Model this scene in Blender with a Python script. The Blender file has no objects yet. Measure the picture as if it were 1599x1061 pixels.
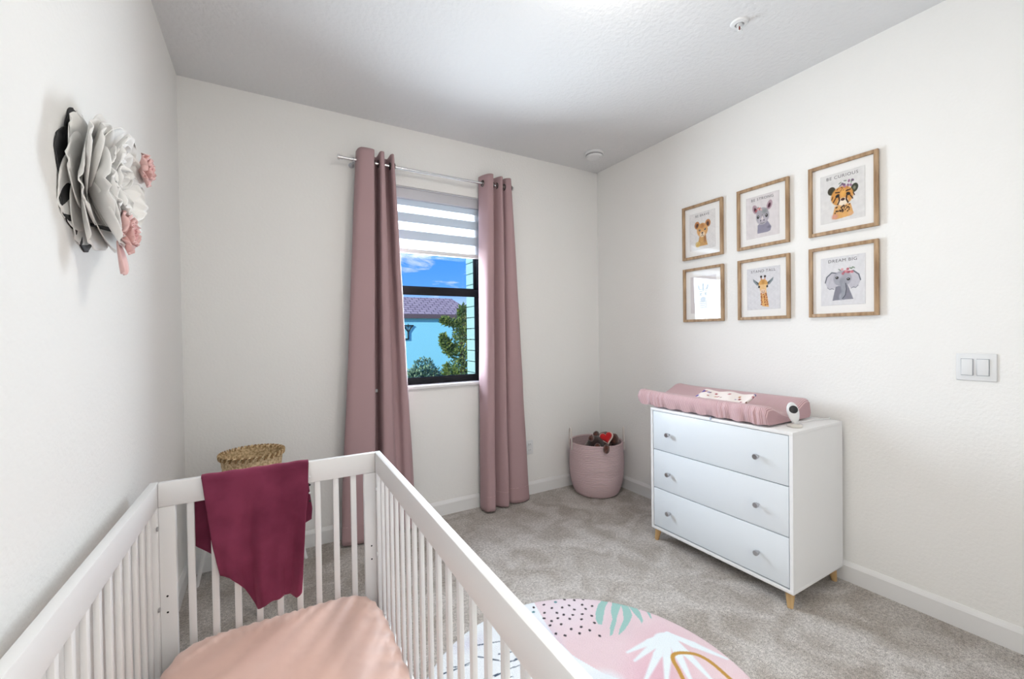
import bpy, bmesh, math, random
import numpy as np
from mathutils import Vector, Matrix, noise
random.seed(7)
S = bpy.context.scene
COL = S.collection
PI = math.pi

# ------------------------------------------------------------------ camera
CAM_Z = 1.3027
F_PX, YAW, PITCH, ROLL = 663.5, 0.52653, -0.0114, -0.01376
Fv = Vector((math.sin(YAW)*math.cos(PITCH), math.cos(YAW)*math.cos(PITCH), math.sin(PITCH)))
R0 = Vector((math.cos(YAW), -math.sin(YAW), 0)); U0 = R0.cross(Fv)
Rv = R0*math.cos(ROLL) + U0*math.sin(ROLL); Uv = -R0*math.sin(ROLL) + U0*math.cos(ROLL)
cam = bpy.data.cameras.new('camera'); camo = bpy.data.objects.new('camera', cam); COL.objects.link(camo)
cam.sensor_width = 36; cam.lens = F_PX/1599*36; cam.clip_start = .02; cam.clip_end = 300
M = Matrix((Rv, Uv, -Fv)).transposed().to_4x4(); M.translation = Vector((0, 0, CAM_Z))
camo.matrix_world = M
S.camera = camo

# ------------------------------------------------------------------ view, sky, sun, lights
S.view_settings.view_transform = 'Standard'; S.view_settings.look = 'None'
S.view_settings.gamma = 1; S.view_settings.use_curve_mapping = False
S.view_settings.exposure = 0.42

def lin(c):
    return tuple(((v/255)/12.92 if v/255 <= .04045 else ((v/255+.055)/1.055)**2.4) for v in c)

W = bpy.data.worlds.new('sky'); S.world = W; W.use_nodes = True
nt = W.node_tree; nt.nodes.clear()
def nd(t, typ, **kw):
    n = t.nodes.new(typ)
    for k, v in kw.items(): setattr(n, k, v)
    return n
out = nd(nt, 'ShaderNodeOutputWorld'); bg = nd(nt, 'ShaderNodeBackground'); tc = nd(nt, 'ShaderNodeTexCoord')
sep = nd(nt, 'ShaderNodeSeparateXYZ'); rmp = nd(nt, 'ShaderNodeValToRGB'); nz = nd(nt, 'ShaderNodeTexNoise')
mp = nd(nt, 'ShaderNodeMapping'); cr = nd(nt, 'ShaderNodeValToRGB'); mx = nd(nt, 'ShaderNodeMix', data_type='RGBA')
L = nt.links.new
L(tc.outputs['Generated'], sep.inputs[0]); L(sep.outputs[2], rmp.inputs[0])
e = rmp.color_ramp.elements
e[0].position = 0.0; e[0].color = (*lin((196, 214, 240)), 1)
e[1].position = .40; e[1].color = (*lin((40, 110, 220)), 1)
for pos, c in ((.06, (176, 204, 242)), (.11, (84, 152, 240)), (.2, (62, 138, 238))):
    n = e.new(pos); n.color = (*lin(c), 1)
L(tc.outputs['Generated'], mp.inputs[0]); mp.inputs['Scale'].default_value = (1, 1, 3.2)
L(mp.outputs[0], nz.inputs['Vector']); nz.inputs['Scale'].default_value = 9; nz.inputs['Detail'].default_value = 7
nz.inputs['Roughness'].default_value = .62; nz.inputs['Distortion'].default_value = .5
L(nz.outputs[0], cr.inputs[0]); cr.color_ramp.elements[0].position = .53; cr.color_ramp.elements[1].position = .72
cr.color_ramp.elements[0].color = (0, 0, 0, 1); cr.color_ramp.elements[1].color = (.85, .85, .85, 1)
L(cr.outputs[0], mx.inputs[0]); L(rmp.outputs[0], mx.inputs[6]); mx.inputs[7].default_value = (.88, .92, 1, 1)
L(mx.outputs[2], bg.inputs[0]); bg.inputs[1].default_value = 1.0; L(bg.outputs[0], out.inputs[0])

def light(name, typ, loc, energy, color=(1, 1, 1), **kw):
    d = bpy.data.lights.new(name, typ); d.energy = energy; d.color = color
    for k, v in kw.items(): setattr(d, k, v)
    o = bpy.data.objects.new(name, d); o.location = loc; COL.objects.link(o); return o
sun = light('sun', 'SUN', (0, -5, 12), 3.4, (1, .96, .9), angle=.01)
sun.rotation_euler = Vector((.80, .45, -.42)).to_track_quat('-Z', 'Y').to_euler()
# daylight coming in through the window opening
wl = light('window_daylight', 'AREA', (1.03, 2.974, 1.64), 42, (.80, .91, 1.0), shape='RECTANGLE', size=.72, size_y=1.26, spread=math.radians(138))
wl.rotation_euler = Vector((0, -1, -.02)).to_track_quat('-Z', 'Z').to_euler()
# unseen fill light, added beyond the open door to even out the room
hl = light('hall_fill_light', 'AREA', (.45, -1.7, 2.5), 85, (1, .96, .9), shape='RECTANGLE', size=.8, size_y=.8)
LAMP_STRENGTH = 34.0

# ------------------------------------------------------------------ materials
def mat(name, col, rough=.6, metal=0, spec=.5, bump=None, sheen=0, alpha=None, trans=0, coat=0):
    m = bpy.data.materials.new(name); m.use_nodes = True; t = m.node_tree
    b = t.nodes['Principled BSDF']
    b.inputs['Base Color'].default_value = (*col, 1); b.inputs['Roughness'].default_value = rough
    b.inputs['Metallic'].default_value = metal; b.inputs['Specular IOR Level'].default_value = spec
    b.inputs['Sheen Weight'].default_value = sheen; b.inputs['Coat Weight'].default_value = coat
    b.inputs['Transmission Weight'].default_value = trans
    if bump:
        scale, dist, detail = bump
        tc = nd(t, 'ShaderNodeTexCoord'); n = nd(t, 'ShaderNodeTexNoise'); bp = nd(t, 'ShaderNodeBump')
        n.inputs['Scale'].default_value = scale; n.inputs['Detail'].default_value = detail
        bp.inputs['Distance'].default_value = dist; bp.inputs['Strength'].default_value = 1
        t.links.new(tc.outputs['Object'], n.inputs['Vector']); t.links.new(n.outputs[0], bp.inputs['Height'])
        t.links.new(bp.outputs[0], b.inputs['Normal'])
    return m
def bs(m): return m.node_tree.nodes['Principled BSDF']
def noisecol(m, c1, c2, scale, detail=3, lo=.35, hi=.65, stretch=(1, 1, 1), rot=(0,0,0)):
    t = m.node_tree; tc = nd(t, 'ShaderNodeTexCoord'); n = nd(t, 'ShaderNodeTexNoise'); r = nd(t, 'ShaderNodeValToRGB'); mp = nd(t, 'ShaderNodeMapping')
    mp.inputs['Scale'].default_value = stretch; mp.inputs['Rotation'].default_value = rot
    n.inputs['Scale'].default_value = scale; n.inputs['Detail'].default_value = detail
    r.color_ramp.elements[0].position = lo; r.color_ramp.elements[1].position = hi
    r.color_ramp.elements[0].color = (*c1, 1); r.color_ramp.elements[1].color = (*c2, 1)
    t.links.new(tc.outputs['Object'], mp.inputs[0]); t.links.new(mp.outputs[0], n.inputs['Vector']); t.links.new(n.outputs[0], r.inputs[0])
    t.links.new(r.outputs[0], bs(m).inputs['Base Color']); return r
def vcol(name, rough=.7, bump=None, spec=.3, sheen=0):
    m = mat(name, (1, 1, 1), rough, spec=spec, bump=bump, sheen=sheen)
    a = nd(m.node_tree, 'ShaderNodeAttribute', attribute_name='paint')
    m.node_tree.links.new(a.outputs['Color'], bs(m).inputs['Base Color']); return m

M_WALL = mat('white_wall_paint', (.872, .866, .85), .75, spec=.25, bump=(75, .0016, 3))
M_CEIL = mat('textured_ceiling_paint', (.785, .787, .795), .85, spec=.2, bump=(42, .0042, 4))
M_TRIM = mat('white_trim_paint', (.82, .82, .82), .35, spec=.5)
M_CRIB = mat('white_crib_lacquer', (.87, .87, .87), .38, spec=.5)
M_DRES = mat('white_dresser_laminate', (.85, .85, .855), .42, spec=.45)
M_DRAW = mat('white_drawer_front_daylit', (.77, .82, .865), .35, spec=.5)  # white laminate, with the blue of the window daylight put into its colour
M_GAP = mat('drawer_gap_grey', (.22, .25, .3), .8)
M_PINE = mat('pale_pine', lin((196, 160, 112)), .5); noisecol(M_PINE, lin((184, 146, 98)), lin((210, 178, 130)), 30, stretch=(1, 1, .1))
M_OAK = mat('light_oak_frame', lin((178, 138, 92)), .5, bump=(150, .0008, 2)); noisecol(M_OAK, lin((142, 110, 78)), lin((186, 156, 122)), 45, 4, stretch=(1, .12, .12))
M_CHROME = mat('brushed_chrome', (.75, .75, .76), .22, 1)
M_DKCHROME = mat('dark_chrome', (.52, .52, .54), .28, 1)
M_BLACK = mat('black_plastic', (.012, .012, .015), .35)
M_WINBLK = mat('black_window_aluminium', (.010, .011, .014), .6, spec=.2)
M_CURT = mat('dusty_pink_curtain', lin((176, 147, 150)), .75, spec=.2, sheen=.1, bump=(700, .0004, 2))
M_DKLIN = mat('eyelet_metal', (.10, .09, .09), .35, 1)
M_PAD = mat('dusty_rose_knit', lin((200, 158, 162)), .9, sheen=.3)
M_WPLAST = mat('white_plastic', (.78, .79, .80), .35)
M_SHEET = mat('peach_pink_sateen_sheet', lin((236, 198, 184)), .42, spec=.35, sheen=.3, bump=(9, .006, 2))
M_MAROON = mat('maroon_velvet', lin((128, 42, 74)), .85, spec=.15, sheen=.5); noisecol(M_MAROON, lin((108, 42, 66)), lin((130, 56, 82)), 7, 4)
bs(M_MAROON).inputs['Sheen Tint'].default_value = (*lin((230, 130, 160)), 1)
M_ROPE = mat('pink_cotton_rope', lin((206, 176, 180)), .9)
M_PETALW = mat('ivory_foam_petal', (.88, .87, .85), .6, spec=.3)
M_PETALP = mat('pink_foam_petal', lin((232, 190, 186)), .6)
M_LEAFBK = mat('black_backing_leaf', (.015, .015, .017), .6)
M_FURB = mat('brown_plush', lin((74, 34, 24)), 1, sheen=.6, bump=(400, .004, 2)); noisecol(M_FURB, lin((50, 20, 14)), lin((108, 56, 38)), 60, 4)
M_FURD = mat('dark_brown_plush', lin((44, 22, 18)), 1, sheen=.4, bump=(400, .004, 2))
M_RED = mat('red_plush', lin((190, 14, 22)), .9, sheen=.3, bump=(300, .002, 2))
M_WICK = mat('natural_wicker', lin((212, 186, 144)), .7)

# wavy weave bump for the knit pad, rope basket and wicker
def weave(m, sx, sy, sz, dist, colour=None):
    t = m.node_tree; tc = nd(t, 'ShaderNodeTexCoord'); w = nd(t, 'ShaderNodeTexWave'); mp = nd(t, 'ShaderNodeMapping'); bp = nd(t, 'ShaderNodeBump')
    mp.inputs['Scale'].default_value = (sx, sy, sz); w.inputs['Scale'].default_value = 1; w.bands_direction = 'DIAGONAL'
    w.inputs['Distortion'].default_value = .4
    bp.inputs['Distance'].default_value = dist
    t.links.new(tc.outputs['Object'], mp.inputs[0]); t.links.new(mp.outputs[0], w.inputs[0]); t.links.new(w.outputs['Fac'], bp.inputs['Height'])
    t.links.new(bp.outputs[0], bs(m).inputs['Normal'])
    if colour:
        r = nd(t, 'ShaderNodeValToRGB'); r.color_ramp.elements[0].color = (*colour[0], 1); r.color_ramp.elements[1].color = (*colour[1], 1)
        t.links.new(w.outputs['Fac'], r.inputs[0]); t.links.new(r.outputs[0], bs(m).inputs['Base Color'])
weave(M_PAD, 0, 92, 0, .0010, (lin((176, 136, 142)), lin((222, 190, 192))))
weave(M_ROPE, 0, 0, 52, .0025, (lin((202, 176, 180)), lin((220, 196, 200))))

# carpet: cut pile with brushed patches
M_CARPET = mat('beige_grey_carpet', (.4, .38, .35), 1, spec=.05, sheen=.15)
t = M_CARPET.node_tree; tc = nd(t, 'ShaderNodeTexCoord')
n1 = nd(t, 'ShaderNodeTexNoise'); n1.inputs['Scale'].default_value = 5.5; n1.inputs['Detail'].default_value = 4; n1.inputs['Distortion'].default_value = .8
n2 = nd(t, 'ShaderNodeTexNoise'); n2.inputs['Scale'].default_value = 260; n2.inputs['Detail'].default_value = 3
n3 = nd(t, 'ShaderNodeTexNoise'); n3.inputs['Scale'].default_value = 75; n3.inputs['Detail'].default_value = 4; n3.inputs['Roughness'].default_value = .75
for n in (n1, n2, n3): t.links.new(tc.outputs['Object'], n.inputs['Vector'])
r1 = nd(t, 'ShaderNodeValToRGB'); r1.color_ramp.elements[0].position = .36; r1.color_ramp.elements[1].position = .62
r1.color_ramp.elements[0].color = (*lin((192, 183, 174)), 1); r1.color_ramp.elements[1].color = (*lin((226, 220, 215)), 1)
r2 = nd(t, 'ShaderNodeValToRGB'); r2.color_ramp.elements[0].position = .38; r2.color_ramp.elements[1].position = .62
r2.color_ramp.elements[0].color = (.42, .41, .40, 1); r2.color_ramp.elements[1].color = (1.2, 1.2, 1.2, 1)
mm = nd(t, 'ShaderNodeMix', data_type='RGBA', blend_type='MULTIPLY'); mm.inputs[0].default_value = 1
ad = nd(t, 'ShaderNodeMath', operation='ADD'); ml = nd(t, 'ShaderNodeMath', operation='MULTIPLY'); ml.inputs[1].default_value = .5
t.links.new(n2.outputs[0], ad.inputs[0]); t.links.new(n3.outputs[0], ad.inputs[1]); t.links.new(ad.outputs[0], ml.inputs[0])
t.links.new(n1.outputs[0], r1.inputs[0]); t.links.new(ml.outputs[0], r2.inputs[0])
t.links.new(r1.outputs[0], mm.inputs[6]); t.links.new(r2.outputs[0], mm.inputs[7]); t.links.new(mm.outputs[2], bs(M_CARPET).inputs['Base Color'])
bp = nd(t, 'ShaderNodeBump'); bp.inputs['Distance'].default_value = .02; bp.inputs['Strength'].default_value = .8
t.links.new(ml.outputs[0], bp.inputs['Height']); t.links.new(bp.outputs[0], bs(M_CARPET).inputs['Normal'])

def glass(name, refl=.06, rough=0.0):
    m = bpy.data.materials.new(name); m.use_nodes = True; t = m.node_tree; t.nodes.clear()
    o = nd(t, 'ShaderNodeOutputMaterial'); a = nd(t, 'ShaderNodeBsdfTransparent'); g = nd(t, 'ShaderNodeBsdfGlossy'); x = nd(t, 'ShaderNodeMixShader'); fr = nd(t, 'ShaderNodeFresnel')
    g.inputs['Roughness'].default_value = rough; fr.inputs['IOR'].default_value = refl
    ge = nd(t, 'ShaderNodeNewGeometry'); inv = nd(t, 'ShaderNodeMath', operation='SUBTRACT'); inv.inputs[0].default_value = 1; mu = nd(t, 'ShaderNodeMath', operation='MULTIPLY')
    t.links.new(ge.outputs['Backfacing'], inv.inputs[1]); t.links.new(inv.outputs[0], mu.inputs[0]); t.links.new(fr.outputs[0], mu.inputs[1])
    t.links.new(mu.outputs[0], x.inputs[0]); t.links.new(a.outputs[0], x.inputs[1]); t.links.new(g.outputs[0], x.inputs[2]); t.links.new(x.outputs[0], o.inputs[0]); return m
M_GLASS = glass('clear_glass', 1.62)
M_PANE = glass('window_glass', 1.3)

# ------------------------------------------------------------------ object helpers
def tag(o, label=None, cat=None, group=None, kind=None):
    if label: o['label'] = label
    if cat: o['category'] = cat
    if group: o['group'] = group
    if kind: o['kind'] = kind
    return o
def empty(name, loc=(0, 0, 0), rz=0, label=None, cat=None, group=None, kind=None):
    o = bpy.data.objects.new(name, None); o.location = loc; o.rotation_euler = (0, 0, rz); o.empty_display_size = .05
    COL.objects.link(o); return tag(o, label, cat, group, kind)
def obj(name, bm, m, parent=None, smooth=True, ang=40):
    me = bpy.data.meshes.new(name); bmesh.ops.recalc_face_normals(bm, faces=bm.faces); bm.to_mesh(me); bm.free()
    return link(name, me, m, parent, smooth, ang)
def link(name, me, m, parent=None, smooth=True, ang=40):
    o = bpy.data.objects.new(name, me); COL.objects.link(o)
    for k in (m if isinstance(m, (list, tuple)) else [m]): me.materials.append(k)
    if smooth:
        me.polygons.foreach_set('use_smooth', [True]*len(me.polygons))
        me.set_sharp_from_angle(angle=math.radians(ang))
    if parent: o.parent = parent
    return o
def grid_mesh(name, pts, nu, nv, m, parent=None, closed_u=False, thick=0, off=0, smooth=True, ang=60):
    """pts: list of nu*nv points, row by row (v rows of nu)"""
    fs = []
    for j in range(nv-1):
        for i in range(nu-1 + (1 if closed_u else 0)):
            a = j*nu+i; b = j*nu+(i+1) % nu; fs.append((a, b, b+nu, a+nu))
    me = bpy.data.meshes.new(name); me.from_pydata([tuple(p) for p in pts], [], fs)
    o = link(name, me, m, parent, smooth, ang)
    if thick:
        md = o.modifiers.new('thickness', 'SOLIDIFY'); md.thickness = thick; md.offset = off
    return o
def box(bm, lo, hi, bev=0, seg=2, mi=0, M4=None):
    c = [(a+b)/2 for a, b in zip(lo, hi)]; s = [abs(b-a) for a, b in zip(lo, hi)]
    r = bmesh.ops.create_cube(bm, size=1, matrix=Matrix.Translation(c) @ Matrix.Diagonal((*s, 1)))
    vs = r['verts']; fs = set(f for v in vs for f in v.link_faces)
    for f in fs: f.material_index = mi
    if bev:
        es = list(set(ed for v in vs for ed in v.link_edges))
        rr = bmesh.ops.bevel(bm, geom=es, offset=bev, segments=seg, affect='EDGES', profile=.5)
        vs = rr['verts'] + [v for v in vs if v.is_valid]; vs = list(set(vs))
        for f in rr['faces']: f.material_index = mi
    if M4 is not None: bmesh.ops.transform(bm, matrix=M4, verts=[v for v in vs if v.is_valid])
    return bm
def tube(bm, p0, p1, r0, r1=None, n=20, mi=0, caps=True):
    r1 = r0 if r1 is None else r1; p0 = Vector(p0); p1 = Vector(p1); d = (p1-p0)
    q = d.to_track_quat('Z', 'Y').to_matrix().to_4x4()
    r = bmesh.ops.create_cone(bm, cap_ends=caps, segments=n, radius1=r0, radius2=r1, depth=d.length, matrix=Matrix.Translation((p0+p1)/2) @ q)
    for f in set(f for v in r['verts'] for f in v.link_faces): f.material_index = mi
    return bm
def ball(bm, c, r, sx=1, sy=1, sz=1, n=20, rot=None, mi=0):
    mt = Matrix.Translation(c) @ (rot.to_4x4() if rot is not None else Matrix.Identity(4)) @ Matrix.Diagonal((r*sx, r*sy, r*sz, 1))
    q = bmesh.ops.create_uvsphere(bm, u_segments=n, v_segments=max(8, n*2//3), radius=1, matrix=mt)
    for f in set(f for v in q['verts'] for f in v.link_faces): f.material_index = mi
    return bm
def lathe(bm, prof, n=40, M4=None, mi=0):
    rings = []; vs = []
    for r, z in prof:
        if r < 1e-5: v = bm.verts.new((0, 0, z)); rings.append([v]); vs.append(v)
        else:
            ring = [bm.verts.new((r*math.cos(2*PI*i/n), r*math.sin(2*PI*i/n), z)) for i in range(n)]; rings.append(ring); vs += ring
    for a, b in zip(rings, rings[1:]):
        for i in range(n):
            j = (i+1) % n
            if len(a) == 1 and len(b) == 1: continue
            if len(a) == 1: f = bm.faces.new((a[0], b[j], b[i]))
            elif len(b) == 1: f = bm.faces.new((a[i], a[j], b[0]))
            else: f = bm.faces.new((a[i], a[j], b[j], b[i]))
            f.material_index = mi
    if M4 is not None: bmesh.ops.transform(bm, matrix=M4, verts=vs)
    return bm
def sweep(bm, pts, r, n=8, closed=False, mi=0):
    pts = [Vector(p) for p in pts]; k = len(pts); rings = []
    up = Vector((0, 0, 1))
    for i, p in enumerate(pts):
        a = pts[(i-1) % k] if (closed or i > 0) else p; b = pts[(i+1) % k] if (closed or i < k-1) else p
        d = (b-a).normalized(); s = d.cross(up)
        if s.length < .05: s = d.cross(Vector((1, 0, 0)))
        s.normalize(); u = s.cross(d)
        rr = r[i] if isinstance(r, (list, tuple)) else r
        rings.append([bm.verts.new(p + s*rr*math.cos(2*PI*j/n) + u*rr*math.sin(2*PI*j/n)) for j in range(n)])
    for i in range(k if closed else k-1):
        A, B = rings[i], rings[(i+1) % k]
        for j in range(n):
            f = bm.faces.new((A[j], A[(j+1) % n], B[(j+1) % n], B[j])); f.material_index = mi
    if not closed:
        bm.faces.new(rings[0]); bm.faces.new(rings[-1])
    return bm
def catmull(P, n):
    P = [Vector(p) for p in P]; P = [P[0]*2-P[1]] + P + [P[-1]*2-P[-2]]; o = []
    for i in range(1, len(P)-2):
        for k in range(n):
            t = k/n; a, b, c, d = P[i-1:i+3]
            o.append(.5*((2*b)+(c-a)*t+(2*a-5*b+4*c-d)*t*t+(3*b-a-3*c+d)*t**3))
    o.append(P[-2]); return o
def NB(): return bmesh.new()
def copy_tree(o, parent=None):
    c = o.copy(); COL.objects.link(c)
    if parent: c.parent = parent
    for ch in [x for x in COL.objects if x.parent == o]: copy_tree(ch, c)
    return c
def text_mesh(body, size, m, parent, M4, name='lettering', extr=.0004):
    cu = bpy.data.curves.new(name, 'FONT'); cu.body = body; cu.size = size; cu.extrude = extr; cu.align_x = 'CENTER'; cu.align_y = 'CENTER'
    cu.space_character = 1.15
    tmp = bpy.data.objects.new(name, cu); COL.objects.link(tmp)
    dg = bpy.context.evaluated_depsgraph_get(); me = bpy.data.meshes.new_from_object(tmp.evaluated_get(dg))
    bpy.data.objects.remove(tmp); me.transform(M4); me.name = name
    return link(name, me, m, parent, smooth=False)

# ------------------------------------------------------------------ room shell
XL, XR, YB, YF, ZC = -.3916, 2.599, 2.918, -.95, 2.74
T = .14
WX0, WX1, WZ0, WZ1 = .60, 1.462, .952, 2.342      # window opening
def structure(name, bm, m, parent=None, smooth=False):
    o = obj(name, bm, m, parent, smooth)
    if not parent: o['kind'] = 'structure'
    return o
b = NB(); box(b, (XL-T, YF-2.2, -.12), (XR+T, YB+T, 0)); structure('floor', b, M_CARPET)
b = NB(); box(b, (XL-T, YF-2.2, ZC), (XR+T, YB+T, ZC+.12)); structure('ceiling', b, M_CEIL)
b = NB(); box(b, (XL-T, YF-T, 0), (XL, YB+T, ZC)); structure('wall_left', b, M_WALL)
b = NB(); box(b, (XR, YF-T, 0), (XR+T, YB+T, ZC)); structure('wall_right', b, M_WALL)
b = NB()
box(b, (XL, YB, 0), (WX0, YB+T+.02, ZC)); box(b, (WX1, YB, 0), (XR, YB+T+.02, ZC))
box(b, (WX0, YB, 0), (WX1, YB+T+.02, WZ0)); box(b, (WX0, YB, WZ1), (WX1, YB+T+.02, ZC)); structure('wall_back', b, M_WALL)
DX0, DX1, DZ = .0, .92, 2.05
b = NB(); box(b, (XL, YF-T, 0), (DX0, YF, ZC)); box(b, (DX1, YF-T, 0), (XR, YF, ZC)); box(b, (DX0, YF-T, DZ), (DX1, YF, ZC)); structure('wall_front', b, M_WALL)
b = NB(); box(b, (XL-T, YF-2.2, 0), (XL-T+.1, YF-T, ZC)); box(b, (1.6, YF-2.2, 0), (1.7, YF-T, ZC)); box(b, (XL-T, YF-2.3, 0), (1.7, YF-2.2, ZC)); structure('wall_hall', b, M_WALL)
# baseboards with an eased top
BH, BT = .102, .014
def baseboard(name, p0, p1, nrm):
    b = NB(); p0 = Vector(p0); p1 = Vector(p1); n = Vector(nrm)
    prof = [(0, 0), (BT, 0), (BT, BH-.022), (BT-.003, BH-.014), (.006, BH-.004), (.004, BH), (0, BH)]
    A = [b.verts.new(p0+n*x+Vector((0, 0, z))) for x, z in prof]; B = [b.verts.new(p1+n*x+Vector((0, 0, z))) for x, z in prof]
    k = len(prof)
    for i in range(k): b.faces.new((A[i], A[(i+1) % k], B[(i+1) % k], B[i]))
    b.faces.new(A); b.faces.new(B); structure(name, b, M_TRIM)
baseboard('baseboard_back', (XL, YB, 0), (XR, YB, 0), (0, -1, 0))
baseboard('baseboard_right', (XR, YF, 0), (XR, YB-BT, 0), (-1, 0, 0))
baseboard('baseboard_left', (XL, YF, 0), (XL, YB-BT, 0), (1, 0, 0))
# open door casing behind the camera
b = NB(); box(b, (DX0-.07, YF, 0), (DX0, YF+.018, DZ+.07), .003); box(b, (DX1, YF, 0), (DX1+.07, YF+.018, DZ+.07), .003); box(b, (DX0, YF, DZ), (DX1, YF+.018, DZ+.07), .003)
structure('trim_1', b, M_TRIM)

# window: black single hung, set back in the opening
win = empty('window_1', (0, 0, 0), kind='structure')
FY0, FY1 = 3.0, 3.05
b = NB()
box(b, (WX0, FY0, WZ0), (WX0+.022, FY1, WZ1), .002); box(b, (WX1-.022, FY0, WZ0), (WX1, FY1, WZ1), .002)
box(b, (WX0, FY0, WZ1-.03), (WX1, FY1, WZ1), .002); box(b, (WX0, FY0-.005, WZ0), (WX1, FY1, WZ0+.022), .002)
obj('window_frame', b, M_WINBLK, win)
b = NB()
box(b, (WX0+.02, FY0-.004, WZ0+.02), (WX0+.045, FY0+.02, 1.64), .002); box(b, (WX1-.045, FY0-.004, WZ0+.02), (WX1-.02, FY0+.02, 1.64), .002)
box(b, (WX0+.02, FY0-.006, WZ0+.02), (WX1-.02, FY0+.02, WZ0+.05), .002); box(b, (WX0+.02, FY0-.014, 1.600), (WX1-.02, FY0+.022, 1.652), .003)
box(b, (1.05, FY0-.026, 1.648), (1.10, FY0-.004, 1.656), .002)
obj('lower_sash', b, M_WINBLK, win)
b = NB()
box(b, (WX0+.02, FY0+.024, 1.625), (WX0+.04, FY0+.045, WZ1-.03), .002); box(b, (WX1-.04, FY0+.024, 1.625), (WX1-.02, FY0+.045, WZ1-.03), .002)
box(b, (WX0+.02, FY0+.024, 1.64), (WX1-.02, FY0+.045, 1.665), .002)
obj('upper_sash', b, M_WINBLK, win)
b = NB(); box(b, (WX0+.04, FY0+.008, WZ0+.045), (WX1-.04, FY0+.012, 1.605)); obj('window_pane', b, M_PANE, win)
b = NB(); box(b, (WX0+.035, FY0+.032, 1.66), (WX1-.035, FY0+.036, WZ1-.03)); obj('window_pane', b, M_PANE, win)
b = NB(); box(b, (WX0-.004, YB-.022, WZ0-.022), (WX1+.004, FY0, WZ0+.001), .004); obj('window_sill', b, mat('white_marble_sill', (.80, .80, .81), .2, spec=.6), win)

# ------------------------------------------------------------------ zebra blind
def fabric_mat(name, col, tr, alpha):
    m = bpy.data.materials.new(name); m.use_nodes = True; t = m.node_tree; t.nodes.clear()
    o = nd(t, 'ShaderNodeOutputMaterial'); d = nd(t, 'ShaderNodeBsdfDiffuse'); tl = nd(t, 'ShaderNodeBsdfTranslucent'); x = nd(t, 'ShaderNodeMixShader'); tp = nd(t, 'ShaderNodeBsdfTransparent'); y = nd(t, 'ShaderNodeMixShader')
    d.inputs[0].default_value = (*col, 1); tl.inputs[0].default_value = (*col, 1)
    x.inputs[0].default_value = tr; t.links.new(d.outputs[0], x.inputs[1]); t.links.new(tl.outputs[0], x.inputs[2])
    y.inputs[0].default_value = alpha; t.links.new(x.outputs[0], y.inputs[1]); t.links.new(tp.outputs[0], y.inputs[2]); t.links.new(y.outputs[0], o.inputs[0]); return m
M_SHEER = fabric_mat('white_sheer_band', (.9, .93, .96), .22, .30)
M_OPAQ = fabric_mat('pale_blue_solid_band', (.60, .68, .76), .07, 0)
bl = empty('zebra_blind', (1.02, 2.94, 2.34), label='white zebra roller blind pulled halfway down the window between the pink curtains', cat='window blind')
def loc(o, root):   # meshes are built in world coordinates, then hung under a root that stands at its own base
    o.matrix_parent_inverse = root.matrix_world.inverted() if False else Matrix.Translation(root.location).inverted(); return o
b = NB(); box(b, (WX0+.004, 2.925, 2.262), (WX1-.004, 2.985, 2.340), .006); tube(b, (WX0+.004, 2.922, 2.335), (WX1-.004, 2.922, 2.335), .006, n=10)
loc(obj('cassette', b, mat('grey_lilac_cassette', (.56, .56, .60), .4), bl), bl)
zs = [2.262, 2.218, 2.168, 2.104, 2.047, 1.983, 1.918]
kinds = [1, 0, 1, 0, 1, 0]
for k in range(6):
    b = NB(); box(b, (WX0+.012, 2.949, zs[k+1]), (WX1-.012, 2.951, zs[k]))
    loc(obj('solid_band' if kinds[k] else 'sheer_band', b, M_OPAQ if kinds[k] else M_SHEER, bl), bl)
b = NB(); box(b, (WX0+.012, 2.940, 1.886), (WX1-.012, 2.960, 1.916), .004); br = loc(obj('bottom_rail', b, M_WPLAST, bl), bl)
b = NB(); box(b, (.868, 2.930, 1.884), (.905, 2.942, 1.910), .002); loc(obj('pull_handle', b, M_GLASS, bl), bl)

# ------------------------------------------------------------------ curtain rod and curtains
RY, RZ = 2.838, 2.428
rod = empty('curtain_rod', (1.04, YB, RZ), label='thin chrome curtain rod on the wall above the window', cat='curtain rod')
b = NB(); tube(b, (.44, RY, RZ), (1.645, RY, RZ), .0095, n=20); loc(obj('pole', b, M_CHROME, rod), rod)
for s, x in ((-1, .44), (1, 1.645)):
    b = NB(); tube(b, (x, RY, RZ), (x+s*.020, RY, RZ), .0125); tube(b, (x+s*.018, RY, RZ), (x+s*.030, RY, RZ), .018, .016); loc(obj('finial', b, M_CHROME, rod), rod)
for x in (.505, 1.655-.035):
    b = NB(); box(b, (x-.004, RY-.004, RZ-.016), (x+.004, YB, RZ-.008)); tube(b, (x, YB-.004, RZ-.012), (x, YB, RZ-.012), .018); tube(b, (x-.004, RY, RZ), (x+.004, RY, RZ), .013)
    loc(obj('bracket', b, M_DKCHROME, rod), rod)

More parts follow.
